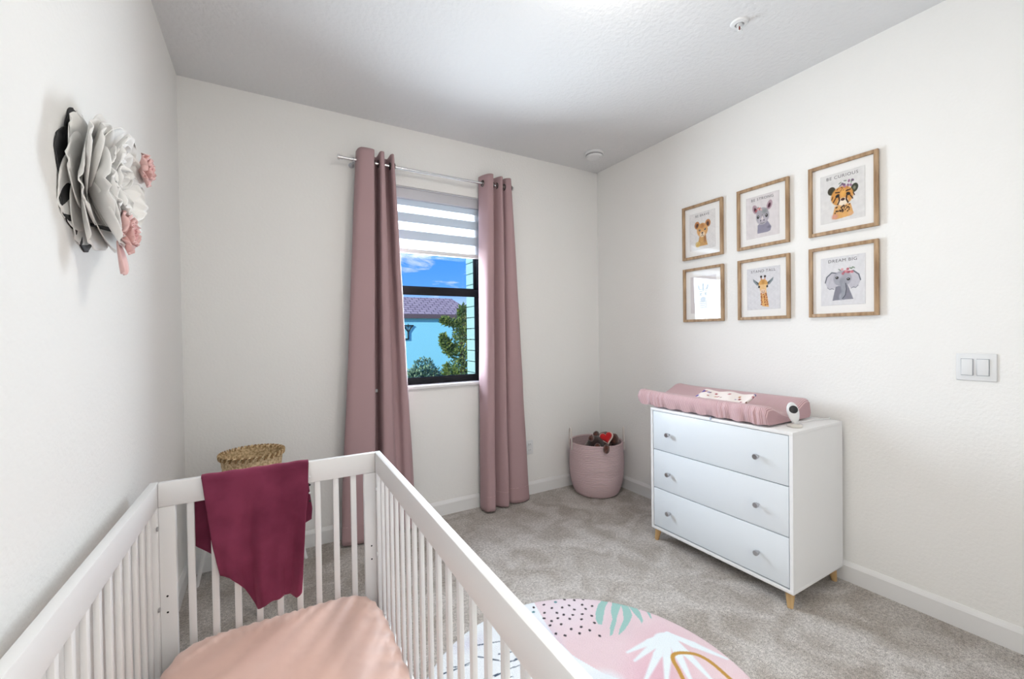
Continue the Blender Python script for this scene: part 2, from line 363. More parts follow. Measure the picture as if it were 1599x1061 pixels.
def curtain(name, top, bot, zt, zb, label, seed, eyelets, puddle=0):
    root = empty(name, (sum(p[0] for p in bot)/len(bot), YB-.1, zb), label=label, cat='curtain', group=None)
    n = 6; A = catmull([(x, d, 0) for x, d in top], n); B = catmull([(x, d, 0) for x, d in bot], n); nu = len(A); nv = 90; P = []
    for j in range(nv):
        t = j/(nv-1); tt = t**.92
        for i in range(nu):
            q = A[i].lerp(B[i], tt); u = i/(nu-1)
            w = .005*t*noise.noise(Vector((u*9+seed, t*3.2, seed))) + .0025*noise.noise(Vector((u*20, t*9, seed+3)))*min(1, t*4)
            z = zt + (zb-zt)*t + .006*math.sin(u*14+seed)*(t > .97)
            if puddle and t > .9: w += .012*(t-.9)/.1*math.sin(u*22+seed)
            P.append((q.x+w*.8, YB-max(.012, q.y+w), z))
    o = grid_mesh('fabric_panel', P, nu, nv, M_CURT, root, thick=.0028, ang=180); loc(o, root)
    # stitched bottom hem
    H = [P[(nv-5)*nu+i] for i in range(nu)]
    b = NB(); sweep(b, [(x, y-.0022, z) for x, y, z in H], .0009, 5); loc(obj('hem_stitch', b, M_PAD, root), root)
    for x in eyelets:
        b = NB(); ring = [(x, RY+.021*math.cos(2*PI*k/24), RZ+.021*math.sin(2*PI*k/24)) for k in range(24)]
        sweep(b, ring, .004, 8, closed=True); loc(obj('eyelet', b, M_DKLIN, root), root)
    return root
curtain('curtain',
    [(.528, .045), (.532, .10), (.552, .13), (.61, .132), (.628, .11), (.632, .012), (.662, .012), (.664, .11), (.676, .126), (.690, .11), (.694, .012), (.732, .012), (.735, .10), (.750, .115), (.764, .07)],
    [(.405, .06), (.385, .12), (.42, .155), (.54, .165), (.590, .14), (.598, .012), (.636, .012), (.640, .12), (.66, .15), (.72, .145), (.745, .12), (.775, .115), (.80, .13), (.84, .125), (.868, .08)],
    2.497, .015, 'dusty pink floor-length curtain left of the window, its foot hidden behind the white crib', 1.3, (.531, .631, .663, .693, .7335, .762), 1)
curtain('curtain',
    [(1.412, .02), (1.420, .07), (1.445, .12), (1.475, .13), (1.495, .10), (1.51, .06), (1.525, .06), (1.54, .10), (1.555, .12), (1.575, .10), (1.59, .06), (1.605, .10), (1.632, .115), (1.652, .09), (1.66, .04)],
    [(1.375, .045), (1.368, .09), (1.378, .165), (1.43, .175), (1.452, .12), (1.462, .07), (1.478, .07), (1.515, .13), (1.555, .155), (1.578, .11), (1.59, .07), (1.62, .11), (1.71, .125), (1.775, .095), (1.79, .05)],
    2.492, .012, 'dusty pink floor-length curtain right of the window beside the electrical outlet', 5.1, (1.415, 1.502, 1.533, 1.584, 1.598, 1.655))

# ------------------------------------------------------------------ painted flat things (colour per vertex on a fine grid)
def painted(name, w, h, step, fn, m, parent=None, disc=None, thick=.0006):
    nx = int(w/step)+1; ny = int(h/step)+1
    xs = np.linspace(-w/2, w/2, nx); ys = np.linspace(-h/2, h/2, ny); X, Y = np.meshgrid(xs, ys)
    C = fn(X, Y); C = np.clip(C, 0, 1)
    C = np.where(C <= .04045, C/12.92, ((C+.055)/1.055)**2.4)
    idx = np.arange(nx*ny).reshape(ny, nx)
    q = np.stack([idx[:-1, :-1], idx[:-1, 1:], idx[1:, 1:], idx[1:, :-1]], -1).reshape(-1, 4)
    if disc:
        r = np.hypot(X, Y).ravel(); q = q[(r[q] < disc+step*.7).all(1)]
        s = np.where(r > disc, disc/np.maximum(r, 1e-6), 1); X = (X.ravel()*s); Y = (Y.ravel()*s)
    V = np.stack([X.ravel(), Y.ravel(), np.zeros(nx*ny)], -1)
    used = np.unique(q); remap = -np.ones(nx*ny, int); remap[used] = np.arange(len(used)); q = remap[q]; V = V[used]; Cc = C.reshape(-1, 3)[used]
    me = bpy.data.meshes.new(name); me.from_pydata(V.tolist(), [], q.tolist())
    at = me.color_attributes.new('paint', 'FLOAT_COLOR', 'POINT')
    at.data.foreach_set('color', np.concatenate([Cc, np.ones((len(Cc), 1))], 1).astype(np.float32).ravel())
    o = link(name, me, m, parent, True, 180)
    md = o.modifiers.new('thickness', 'SOLIDIFY'); md.thickness = thick; md.offset = -1
    return o
class Art:
    def __init__(s, X, Y, base):
        s.X, s.Y = X, Y; s.C = np.zeros(X.shape+(3,)); s.C[:] = np.array(base)/255
    def put(s, mask, col, a=1):
        c = np.array(col)/255; s.C = s.C*(1-(mask*a)[..., None]) + c*(mask*a)[..., None]
    def ell(s, cx, cy, rx, ry, col, rot=0, a=1, soft=.12):
        c, sn = math.cos(rot), math.sin(rot); dx = s.X-cx; dy = s.Y-cy
        d = np.hypot((dx*c+dy*sn)/rx, (-dx*sn+dy*c)/ry); s.put(np.clip((1-d)/soft, 0, 1), col, a)
    def poly(s, P, col, a=1, soft=None):
        ins = np.zeros(s.X.shape, bool); n = len(P)
        for i in range(n):
            (x1, y1), (x2, y2) = P[i], P[(i+1) % n]
            if y1 == y2: continue
            c = ((y1 > s.Y) != (y2 > s.Y)) & (s.X < (x2-x1)*(s.Y-y1)/(y2-y1)+x1); ins ^= c
        s.put(ins.astype(float), col, a)
    def line(s, P, w, col, a=1, w2=None):
        n = len(P)
        for i in range(n-1):
            (x1, y1), (x2, y2) = P[i], P[i+1]; dx, dy = x2-x1, y2-y1; l2 = dx*dx+dy*dy
            t = np.clip(((s.X-x1)*dx+(s.Y-y1)*dy)/l2, 0, 1)
            d = np.hypot(s.X-x1-t*dx, s.Y-y1-t*dy); ww = w if w2 is None else w+(w2-w)*((i+t)/(n-1))
            s.put(np.clip((ww/2-d)/(.25*w)+.5, 0, 1), col, a)
    def mottle(s, seed, scale, amt):
        rs = np.random.RandomState(seed); k = np.zeros(s.X.shape)
        for _ in range(14):
            a, b_, p, f = rs.rand()*2-1, rs.rand()*2-1, rs.rand()*6.3, scale*(.5+rs.rand()*2); k += np.sin((a*s.X+b_*s.Y)*f+p)
        s.C += (k/14*amt)[..., None]; s.C = np.clip(s.C, 0, 1)

# animal portraits, coordinates in cm from the print centre
INK = (30, 26, 28)
def flowers(A, x, y, s=1, cols=((196, 110, 120), (226, 160, 165), (150, 90, 110))):
    rs = np.random.RandomState(int(abs(x*10)+abs(y*7)))
    for k in range(9):
        A.ell(x+(rs.rand()-.5)*5*s, y+(rs.rand()-.5)*1.8*s, .62*s, .5*s, cols[k % 3], rs.rand()*3, .8, .4)
    for k in range(4): A.ell(x+(rs.rand()-.5)*6*s, y+.3+(rs.rand()-.3)*1.8*s, .7*s, .25*s, (110, 130, 110), rs.rand()*3, .8, .3)
def lion(X, Y):
    A = Art(X*80, Y*66+.5, (226, 223, 222))
    A.poly([(-1.8, -2), (-2.6, -4.6), (-4.2, -6.3), (3.2, -6.3), (2.4, -3.6), (1.8, -1.5)], (206, 160, 100)); A.ell(-2.8, -5.4, 1.6, 1.4, (222, 190, 110), a=.7)
    A.ell(1.6, -3, 1, 2.6, (150, 100, 66), a=.7, soft=.6)
    for s in (-1, 1):
        A.ell(.1+s*3.3, 3.3, 1.7, 1.8, (190, 128, 78)); A.ell(.1+s*3.2, 3.1, 1.0, 1.2, (70, 34, 26), a=.9, soft=.4)
    A.ell(0, .8, 3.5, 3.3, (216, 164, 104)); A.ell(0, 2.6, 1.8, 1.5, (176, 112, 60), a=.7, soft=.7)
    A.ell(0, -1.2, 2.0, 1.5, (240, 224, 200), a=.9, soft=.4); A.ell(0, -.5, .6, .45, (90, 50, 44))
    for s in (-1, 1): A.ell(s*1.6, .9, .6, .5, INK); A.ell(s*1.5, 1.05, .15, .15, (255, 255, 255))
    A.line([(0, -.7), (0, -1.4), (-.8, -1.9)], .18, INK); A.line([(0, -1.4), (.8, -1.9)], .18, INK); A.mottle(1, 3, .06); return A.C
def rhino(X, Y):
    A = Art(X*80, Y*66+.5, (222, 216, 217))
    A.poly([(-2.4, -6.2), (-2.2, -3), (-.6, -1.8), (2.6, -2), (4.2, -4.4), (3.8, -5.8), (2.6, -6.2)], (146, 142, 160)); A.ell(3, -4.4, 1.2, .8, (110, 106, 124), a=.7, soft=.6)
    for s, h in ((-1, 3.6), (1, 4.2)):
        A.ell(s*3.4, h, 1.3, 2.0, (176, 150, 160), rot=-s*.4); A.ell(s*3.3, h-.2, .7, 1.2, (66, 20, 40), rot=-s*.4, soft=.4)
    A.ell(.1, .4, 3.3, 3.6, (170, 166, 174)); A.ell(1.2, 2.2, 1.8, 1.4, (130, 138, 134), a=.7, soft=.8)
    A.ell(0, -1.3, 2.6, 1.8, (190, 184, 192), a=.9, soft=.4); A.ell(0, -.2, .6, .9, (222, 214, 214)); A.line([(-.5, -.2), (0, 1), (.5, -.2)], .16, (90, 86, 96))
    for s in (-1, 1): A.ell(s*2, .3, .62, .7, INK); A.ell(s*.8, -1.3, .28, .34, (80, 74, 84)); A.ell(s*1.9, .5, .14, .14, (255, 255, 255))
    A.line([(-1, -2.2), (0, -2.5), (1, -2.2)], .18, (80, 74, 84)); flowers(A, -1.6, 3.2, .7, ((220, 120, 120), (240, 190, 180), (200, 90, 100))); A.mottle(2, 3, .05); return A.C
def cheetah(X, Y):
    A = Art(X*80, Y*66+.5, (224, 222, 221))
    A.poly([(-2.6, -2.5), (-3.6, -6.6), (-2, -7), (3.2, -6.6), (4, -6), (3, -2.4)], (222, 170, 104)); A.ell(-2.6, -6, 1.6, 1.2, (212, 150, 150), a=.7, soft=.6); A.ell(3, -5.9, 1.4, .9, (224, 180, 150), a=.6, soft=.6)
    A.ell(-3.7, 3, 1.5, 1.5, (60, 56, 40)); A.ell(4.3, 2.4, 1.3, 1.6, (54, 58, 44), rot=-.4); A.ell(4.3, 2.4, .6, .8, (130, 130, 110), soft=.5)
    A.ell(0, .6, 4.2, 3.5, (214, 152, 76)); A.ell(.3, -1.4, 2.2, 1.6, (242, 230, 214), a=.95, soft=.3); A.ell(.3, 1.7, 1.3, 1.8, (240, 184, 96), a=.7, soft=.6)
    A.ell(.3, -.6, .8, .5, (70, 34, 24))
    for s in (-1, 1):
        A.ell(.3+s*1.9, .9, .85, .55, INK, rot=-s*.4); A.line([(.3+s*1.4, .5), (.3+s*1.2, -.8), (.3+s*1.8, -2)], .5, (50, 26, 18))
        A.line([(.3+s*2.6, .2), (.3+s*3.4, -1)], .4, (60, 30, 20)); A.line([(.3+s*3.6, .9), (.3+s*4.0, 0)], .35, (70, 40, 24)); A.line([(.3+s*1.2, 2), (.3+s*2.6, 2.2)], .4, (60, 34, 20))
    rs = np.random.RandomState(4)
    for k in range(34):
        x, y = (rs.rand()-.5)*5.4, -2.7-rs.rand()*2.2; A.ell(x, y, .34, .26, (48, 22, 14), rs.rand()*3, .9, .3)
    for k in range(16): A.ell(-1.8+rs.rand()*3.8, 2.3+rs.rand()*1.3, .2, .2, (110, 60, 30), soft=.4)
    flowers(A, 1.4, 4.3, 1.0, ((130, 80, 120), (190, 140, 176), (90, 60, 90))); A.mottle(3, 3, .05); return A.C
def zebra(X, Y):
    A = Art(X*80, Y*66+.5, (222, 216, 217))
    A.poly([(-2.4, -6.3), (-1.8, -2), (1.8, -2), (2.8, -6.3)], (224, 222, 226))
    for s in (-1, 1): A.ell(s*2.6, 3.7, .9, 1.9, (190, 186, 194), rot=-s*.35); A.ell(s*2.6, 3.7, .45, 1.2, (60, 56, 66), rot=-s*.35)
    A.ell(0, .6, 2.6, 3.3, (232, 230, 234)); A.ell(0, -1.7, 1.8, 1.3, (90, 88, 98)); A.line([(0, 5), (0, 2.4)], 1.0, (50, 48, 56))
    for k in range(4):
        for s in (-1, 1): A.line([(s*.5, 2.6-k*.8), (s*2.3, 2.9-k*.9)], .32, (44, 42, 50)); A.line([(s*.2, -3-k*.8), (s*2.2, -2.6-k*.85)], .34, (44, 42, 50))
    for s in (-1, 1): A.ell(s*1.5, .8, .5, .5, INK)
    return A.C
def giraffe(X, Y):
    A = Art(X*80, Y*66+.5, (220, 219, 223))
    A.poly([(-1.2, -.5), (-1.2, -3), (-.9, -5.6), (-.4, -6.5), (2.6, -7.0), (2.5, -5.4), (1.9, -2.6), (1.4, 0)], (226, 176, 110))
    rs = np.random.RandomState(9)
    for y in np.arange(-1.6, -6.6, -.85):
        for x in (-.75, .35, 1.4): A.ell(x-(y+2)*.16*(x > 0)+(rs.rand()-.5)*.3, y+(rs.rand()-.5)*.4, .46, .36, (158, 84, 44), rs.rand(), .95, .25)
    for s in (-1, 1):
        A.poly([(s*1.7, 2.6), (s*4.9, 4.7), (s*4.6, 3.4), (s*3.2, 2.0), (s*1.9, 1.6)], (130, 140, 146)); A.line([(s*1.7, 2.2), (s*3.4, 3.2)], .7, (40, 44, 48), .8, .15)
        A.line([(s*.8, 3.6), (s*.9, 4.9)], .45, (190, 120, 80)); A.ell(s*.9, 5.2, .55, .5, (34, 20, 22))
    A.ell(0, 2.2, 2.3, 2.0, (218, 164, 92)); A.poly([(-2, 2), (2, 2), (1.2, -1), (-1.2, -1)], (232, 192, 136)); A.ell(0, -.7, 1.3, 1.0, (236, 204, 176)); A.ell(0, 3, 1, 1.2, (176, 118, 50), a=.6, soft=.7)
    for s in (-1, 1): A.ell(s*1.9, 1.2, .48, .5, INK); A.ell(s*.5, -.6, .2, .2, (120, 70, 60))
    A.line([(-.7, -1.1), (.7, -1.1)], .16, (120, 70, 60)); A.mottle(5, 3, .05); return A.C
def elephant(X, Y):
    A = Art(X*80, Y*66+.5, (224, 223, 226))
    for s in (-1, 1):
        A.poly([(s*1.8, 3.2), (s*3.8, 3.6), (s*5.6, 2.2), (s*6.2, 0), (s*5.4, -1.6), (s*4.4, -2.4), (s*2.8, -2.2), (s*1.6, -.6)], (196, 194, 202))
        A.line([(s*1.8, 3.1), (s*3.8, 3.5), (s*5.6, 2.1), (s*6.2, .2)], .42, (104, 108, 118)); A.line([(s*5.4, -1.6), (s*4.6, -2.3), (s*3.8, -2.0), (s*3.0, -2.4)], .18, (110, 114, 124))
    A.poly([(-2.4, -1.4), (-3.6, -6.2), (3.8, -6.0), (2.6, -3), (1.8, -1)], (134, 134, 146)); A.ell(-.4, -5, 1, 1.6, (190, 188, 200), a=.8, soft=.5)
    A.ell(0, 1.2, 3.4, 2.9, (168, 168, 178)); A.ell(-1.2, 2.2, 1.6, 1.2, (192, 192, 200), a=.8, soft=.7)
    A.line([(.1, .2), (.5, -2.2), (.3, -4.4), (-.4, -5.4)], 2.2, (156, 158, 168), 1, 1.0); A.line([(1.2, -.6), (1.4, -2.6), (1.0, -4.6), (.0, -5.7)], .3, (76, 78, 90))
    for s in (-1, 1): A.ell(.1+s*2.0, 1.2-s*.4, .62, .5, INK); A.ell(s*2.0, 1.35-s*.4, .14, .14, (255, 255, 255))
    flowers(A, 1.0, 3.7, 1.0, ((176, 70, 86), (224, 150, 156), (196, 104, 116))); A.mottle(6, 3, .04); return A.C

M_PRINT = vcol('printed_paper', .85); M_MAT = mat('white_mat_board', (.90, .885, .87), .9, spec=.1)
M_INK = mat('grey_print_ink', (.12, .11, .12), .9)
FW, FH = .306, .372
def frame_proto():
    """built in a local frame: x to the right along the wall, y up, z out of the wall"""
    mw, dp = .0175, .022
    bf = NB()
    for lo, hi in (((-FW/2, -FH/2, .003), (-FW/2+mw, FH/2, dp)), ((FW/2-mw, -FH/2, .003), (FW/2, FH/2, dp)), ((-FW/2+mw, -FH/2, .003), (FW/2-mw, -FH/2+mw, dp)), ((-FW/2+mw, FH/2-mw, .003), (FW/2-mw, FH/2, dp))):
        box(bf, lo, hi, .0015)
    me_f = bf
    return mw, dp, me_f
SPOTS = [
 (1.854, 1.995, lion, 'BE BRAVE', 'upper frame nearest the room corner, oak with a lion cub portrait'),
 (1.450, 1.995, rhino, 'BE STRONG', 'upper middle oak picture frame with a grey baby rhino portrait'),
 (1.043, 1.995, cheetah, 'BE CURIOUS', 'upper frame nearest the light switch, oak with a spotted cheetah cub wearing flowers'),
 (1.852, 1.560, zebra, None, 'lower frame nearest the room corner, oak, mostly hidden by a bright window reflection'),
 (1.448, 1.560, giraffe, 'STAND TALL', 'lower middle oak picture frame with a giraffe portrait'),
 (1.043, 1.560, elephant, 'DREAM BIG', 'lower frame nearest the light switch, oak with a flower crowned baby elephant')]
for y, z, fn, word, lab in SPOTS:
    root = empty('picture_frame', (XR, y, z), label=lab, cat='picture frame', group='oak framed animal prints on the right wall')
    root.rotation_euler = Matrix(((0, 0, -1), (-1, 0, 0), (0, 1, 0))).to_euler()
    mw, dp, bf = frame_proto(); obj('frame_moulding', bf, M_OAK, root, ang=30)
    pw, ph = FW*.64, FH*.68
    b = NB(); box(b, (-FW/2+.004, -FH/2+.004, .002), (FW/2-.004, FH/2-.004, .0085)); mo = obj('mat_board', b, M_MAT, root, smooth=False)
    o = painted('print', pw, ph, .0014, fn, M_PRINT, root); o.location = (0, 0, .0096)
    if word: text_mesh(word, .0225, M_INK, root, Matrix.Translation((0, ph/2-.022, .0100)), 'lettering', .0002)
    b = NB(); box(b, (-FW/2+mw-.002, -FH/2+mw-.002, .0135), (FW/2-mw+.002, FH/2-mw+.002, .0150)); obj('glass', b, M_GLASS, root, smooth=False)

# ------------------------------------------------------------------ light switch, outlet
sw = empty('light_switch', (XR, .566, 1.138), label='white double rocker light switch on the right wall', cat='light switch')
b = NB(); box(b, (XR-.006, .566-.060, 1.138-.058), (XR, .566+.060, 1.138+.058), .0035, 3); loc(obj('wall_plate', b, M_WPLAST, sw), sw)
for y, tl in ((.5925, .06), (.5455, -.06)):
    b = NB(); box(b, (-.005, -.017, -.034), (.005, .017, .034), .0012, 2, M4=Matrix.Translation((XR-.007, y, 1.138)) @ Matrix.Rotation(tl, 4, 'Y')); loc(obj('rocker', b, M_WPLAST, sw), sw)
    b = NB(); box(b, (XR-.0068, y-.0185, 1.138-.0355), (XR-.0055, y+.0185, 1.138+.0355)); loc(obj('rocker_gap', b, M_GAP, sw), sw)
ol = empty('electrical_outlet', (1.845, YB, .385), label='white electrical outlet low on the wall beside the right curtain', cat='electrical outlet')
b = NB(); box(b, (1.810, YB-.006, .328), (1.880, YB, .442), .0035, 3); loc(obj('wall_plate', b, M_WPLAST, ol), ol)
for z in (.408, .362):
    b = NB(); box(b, (1.828, YB-.009, z-.015), (1.862, YB-.005, z+.015), .003); s_ = loc(obj('socket', b, M_WPLAST, ol), ol)
    b = NB(); box(b, (1.836, YB-.0095, z-.004), (1.838, YB-.0088, z+.008)); box(b, (1.851, YB-.0095, z-.004), (1.853, YB-.0088, z+.008)); loc(obj('slots', b, M_BLACK, ol), ol)

# ------------------------------------------------------------------ ceiling fixtures
sd = empty('smoke_detector', (2.293, 2.60, ZC), label='round white smoke detector on the ceiling near the room corner', cat='smoke detector')
b = NB(); lathe(b, [(0, 0), (.074, 0), (.074, -.012), (.066, -.016), (.066, -.028), (.058, -.038), (.03, -.043), (0, -.043)], 44); obj('housing', b, M_WPLAST, sd)
b = NB(); lathe(b, [(.0665, -.017), (.0675, -.019), (.0675, -.025), (.0665, -.027)], 44); obj('vent_ring', b, mat('grey_vent', (.35, .35, .36), .6), sd)
b = NB(); lathe(b, [(0, -.0425), (.010, -.0425), (.010, -.045), (0, -.045)], 16, Matrix.Translation((.03, -.02, .001))); obj('test_button', b, M_WPLAST, sd)
sp = empty('fire_sprinkler', (1.935, 1.182, ZC), label='small white recessed fire sprinkler with red bulb on the ceiling', cat='fire sprinkler')
b = NB(); lathe(b, [(.018, -.002), (.020, -.010), (.036, -.006), (.040, 0), (.018, 0)], 40); obj('escutcheon', b, M_WPLAST, sp)
b = NB(); tube(b, (0, 0, 0), (0, 0, -.014), .013); 
for s in (-1, 1): sweep(b, catmull([(s*.010, 0, -.012), (s*.013, 0, -.022), (s*.010, 0, -.034), (0, 0, -.040)], 4), .0022, 6)
tube(b, (0, 0, -.040), (0, 0, -.043), .012, .012); obj('sprinkler_head', b, M_WPLAST, sp)
b = NB(); ball(b, (0, 0, -.025), .0035, 1, 1, 3.2, 10); obj('heat_bulb', b, mat('dark_red_bulb', lin((120, 34, 16)), .2), sp)
cl = empty('ceiling_light', (1.1, 1.08, ZC), label='round flush ceiling light glowing at the middle of the ceiling', cat='ceiling light')
b = NB(); lathe(b, [(0, 0), (.165, 0), (.168, -.02), (.160, -.028), (0, -.028)], 48); obj('base_ring', b, M_CHROME, cl)
me = mat('glowing_glass_dome', (1, .95, .88), .4); bs(me).inputs['Emission Color'].default_value = (1, .93, .83, 1); bs(me).inputs['Emission Strength'].default_value = LAMP_STRENGTH
b = NB(); lathe(b, [(.158, -.028), (.155, -.05), (.135, -.075), (.10, -.093), (.05, -.103), (0, -.105)], 48); obj('glass_dome', b, me, cl)

# ------------------------------------------------------------------ dresser
DXF, DXB, DY0, DY1, DZ0, DZ1 = 2.095, 2.578, 1.042, 1.877, .074, .832
dr = empty('dresser', ((DXF+DXB)/2, (DY0+DY1)/2, 0), label='white three-drawer dresser on tapered wooden legs against the right wall', cat='dresser')
PT = .016
b = NB()
box(b, (DXF, DY0, DZ1-PT), (DXB, DY1, DZ1), .0012); box(b, (DXF, DY0, DZ0), (DXB, DY1, DZ0+PT), .0012)
box(b, (DXF, DY0, DZ0+PT), (DXB, DY0+PT, DZ1-PT)); box(b, (DXF, DY1-PT, DZ0+PT), (DXB, DY1, DZ1-PT)); box(b, (DXB-.006, DY0+PT, DZ0+PT), (DXB-.002, DY1-PT, DZ1-PT))
loc(obj('body', b, M_DRES, dr), dr)
b = NB(); box(b, (DXF+.012, DY0+PT, DZ0+PT), (DXF+.02, DY1-PT, DZ1-PT)); loc(obj('inner_carcass', b, M_GAP, dr), dr)
ztop, zbot = DZ1-PT-.003, DZ0+PT+.003; hh = (ztop-zbot)/3
for k in range(3):
    z1 = ztop-k*hh; z0 = z1-hh+.005
    b = NB(); box(b, (DXF+.0015, DY0+PT+.004, z0), (DXF+.30, DY1-PT-.004, z1), .0012); d = loc(obj('drawer', b, M_DRAW, dr), dr)
    for y in (1.203, 1.736):
        zc = (.686, .447, .210)[k]
        b = NB(); lathe(b, [(0, .030), (.012, .030), (.0135, .027), (.0125, .016), (.0065, .011), (.006, 0), (0, 0)], 20, Matrix.Translation((DXF, y, zc)) @ Matrix.Rotation(-PI/2, 4, 'Y'))
        obj('knob', b, M_DKCHROME, d)
for x, y, sx, sy in ((DXF+.03, DY0+.03, -1, -1), (DXF+.03, DY1-.03, -1, 1), (DXB-.05, DY0+.03, 1, -1), (DXB-.05, DY1-.03, 1, 1)):
    b = NB(); tube(b, (x, y, DZ0), (x+sx*.012, y+sy*.006, -.0), .021, .0125, 24); loc(obj('leg', b, M_PINE, dr), dr)

# ------------------------------------------------------------------ changing pad on the dresser
pad = empty('changing_pad', (2.30, 1.57, DZ1), label='dusty rose knit covered changing pad lying along the dresser top', cat='changing pad')
P = []; nu, nv = 64, 90
PY0, PY1, PX0, PX1 = 1.155, 1.985, 2.085, 2.515
prof = []   # closed cross-section (x fraction, height)
for k in range(nu):
    a = k/nu
    if a < .5:     # top, front bolster -> valley -> back bolster
        s = a/.5; h = .092 + .012*s - .052*math.sin(PI*min(1, max(0, (s-.12)/.76)))**1.2
        x = s; edge = min(s, 1-s); h -= .030*max(0, 1-edge/.05)**2.2
    else:
        s = 1-(a-.5)/.5; x = s; h = .004; edge = min(s, 1-s); h += .022*max(0, 1-edge/.04)**2
    prof.append((x, h))
for j in range(nv):
    v = j/(nv-1); y = PY0+(PY1-PY0)*v; en = min(v, 1-v)
    for k, (x, h) in enumerate(prof):
        xx = x + (.02*(1 if x < .5 else -1)*max(0, 1-en/.04)**2)
        lift = 0
        hz = h
        if h > .04: hz = h - .018*max(0, 1-en/.03)**2
        # gathered ruching of the cover on the front
        if x < .06: 
            g = math.sin(y*150+x*200+3*math.sin(y*31)); amt = .0045*(1 if (y < 1.42 or y > 1.75) else .15); xx += -g*amt/.43*(1.0)
            hz += .004*math.sin(y*61)*(h < .05)
        P.append((PX0+(PX1-PX0)*xx, y, DZ1+.0065+hz + (0.012*max(0, (y-1.8)/.2)**2)))
    if j in (0, nv-1): pass
fs = [(j*nu+i, j*nu+(i+1) % nu, (j+1)*nu+(i+1) % nu, (j+1)*nu+i) for j in range(nv-1) for i in range(nu)]
fs.append(tuple(range(nu))); fs.append(tuple((nv-1)*nu+i for i in range(nu-1, -1, -1)))
mesh = bpy.data.meshes.new('knit_cover'); mesh.from_pydata(P, [], fs); loc(link('knit_cover', mesh, M_PAD, pad, True, 60), pad)
b = NB(); box(b, (DXF-.0025, 1.455, DZ1-.010), (DXF-.0006, 1.463, DZ1+.0065)); box(b, (DXF-.0025, 1.455, DZ1+.001), (DXF+.05, 1.463, DZ1+.003)); loc(obj('strap', b, mat('pale_blue_strap', (.5, .56, .66), .5), pad), pad)

# printed cloth lying over the front bolster
def cloth_art(X, Y):
    A = Art(X*80, Y*66+.5, (238, 228, 224)); rs = np.random.RandomState(3)
    cols = [(150, 60, 56), (92, 96, 62), (176, 110, 60), (84, 70, 150), (110, 60, 40), (190, 120, 130)]
    for k in range(46):
        x, y = (rs.rand()-.5)*34, (rs.rand()-.5)*11
        A.ell(x, y, .4+rs.rand()*.7, .3+rs.rand()*.4, cols[k % 6], rs.rand()*3, .9, .3)
    A.ell(-11.5, 2.5, 1.3, 1.0, (84, 76, 160)); A.ell(-11.5, -1.5, 1.2, .9, (84, 76, 160)); return A.C
cm = empty('printed_cloth', (2.195, 1.45, .916), label='white cloth with small colourful prints lying folded on the changing pad', cat='cloth')
o = painted('folded_cloth', .29, .12, .004, cloth_art, vcol('printed_cotton', .9), cm, thick=.010)
me_ = o.data
for v in me_.vertices:
    xx, yy = v.co.x, v.co.y   # xx along dresser, yy across
    s = (yy+.06)/.12
    z = .014 + .036*s**1.3 + .004*math.sin(xx*45+yy*20) - .012*max(0, .25-s)*2
    v.co = Vector((yy, -xx, z))
cm.rotation_euler = (0, .06, .05)
# baby monitor
bm_ = empty('baby_monitor', (2.232, 1.100, DZ1), rz=0, label='small white baby monitor camera with black lens on the dresser corner', cat='baby monitor')
b = NB(); lathe(b, [(0, 0), (.030, 0), (.033, .004), (.032, .010), (.024, .014), (0, .016)], 36); obj('base', b, mat('beige_white_plastic', (.70, .67, .62), .4), bm_)
ax = Vector((-.62, -.75, .12)).normalized()   # facing direction
up = Vector((-.10, .14, 1)).normalized(); sd_ = up.cross(ax).normalized(); up = ax.cross(sd_)
Mh = Matrix((sd_, up, ax)).transposed().to_4x4(); Mh.translation = Vector((-.006, .004, .070))
b = NB(); ball(b, (0, 0, 0), 1, .027, .052, .015, 28)
for v in b.verts:
    v.co.x *= 1+.10*(v.co.y/.052)
bmesh.ops.transform(b, matrix=Mh, verts=b.verts); hd = obj('camera_head', b, M_WPLAST, bm_)
b = NB(); lathe(b, [(0, .0175), (.014, .0172), (.0185, .0150), (.0195, .010)], 30, Mh @ Matrix.Translation((0, .016, 0))); obj('lens', b, M_BLACK, hd)
b = NB(); tube(b, (0, 0, .012), (-.003, .002, .034), .010, .007); obj('stem', b, M_WPLAST, bm_)
b = NB(); pts = catmull([(.02, .01, .006), (.06, -.005, .004), (.09, .02, .004), (.075, .05, .004), (.12, .055, .004), (.16, .03, .004), (.24, .02, .004), (.335, .0, .004), (.3525, .0, .0035), (.356, .0, -.04)], 6); sweep(b, pts, .0025, 7); obj('power_cable', b, M_WPLAST, bm_)

# ------------------------------------------------------------------ crib
CW, CL, CZ = .755, 1.455, .82
crib = empty('crib', (.034, 1.842, 0), rz=math.radians(-.9), label='white slatted wooden crib standing in the foreground along the left wall', cat='crib')
# local frame: x across (centre 0), y from far end (0) toward the camera (negative)
hx = CW/2; RT = .024; RH = .082
def crib_part(name, boxes, m=M_CRIB, bev=.003):
    b = NB()
    for lo, hi in boxes: box(b, lo, hi, bev)
    return obj(name, b, m, crib)
for s in (-1, 1):
    x0, x1 = (hx-RT, hx) if s > 0 else (-hx, -hx+RT)
    crib_part('top_rail', [((x0, -CL, CZ-RH), (x1, 0, CZ))])
    crib_part('bottom_rail', [((x0, -CL+.04, .12), (x1, -.04, .18))])
    for y in (-.0, -CL):
        yy0, yy1 = (y-.048, y) if y > -.1 else (y, y+.048)
        crib_part('leg', [((x0, yy0, 0), (x1, yy1, CZ-RH))])
    xc = (x0+x1)/2
    for k in range(18):
        y = -(1.842-1.747) - k*.0745
        crib_part('slat', [((xc-.0065, y-.010, .18), (xc+.0065, y+.010, CZ-RH))], bev=.004)
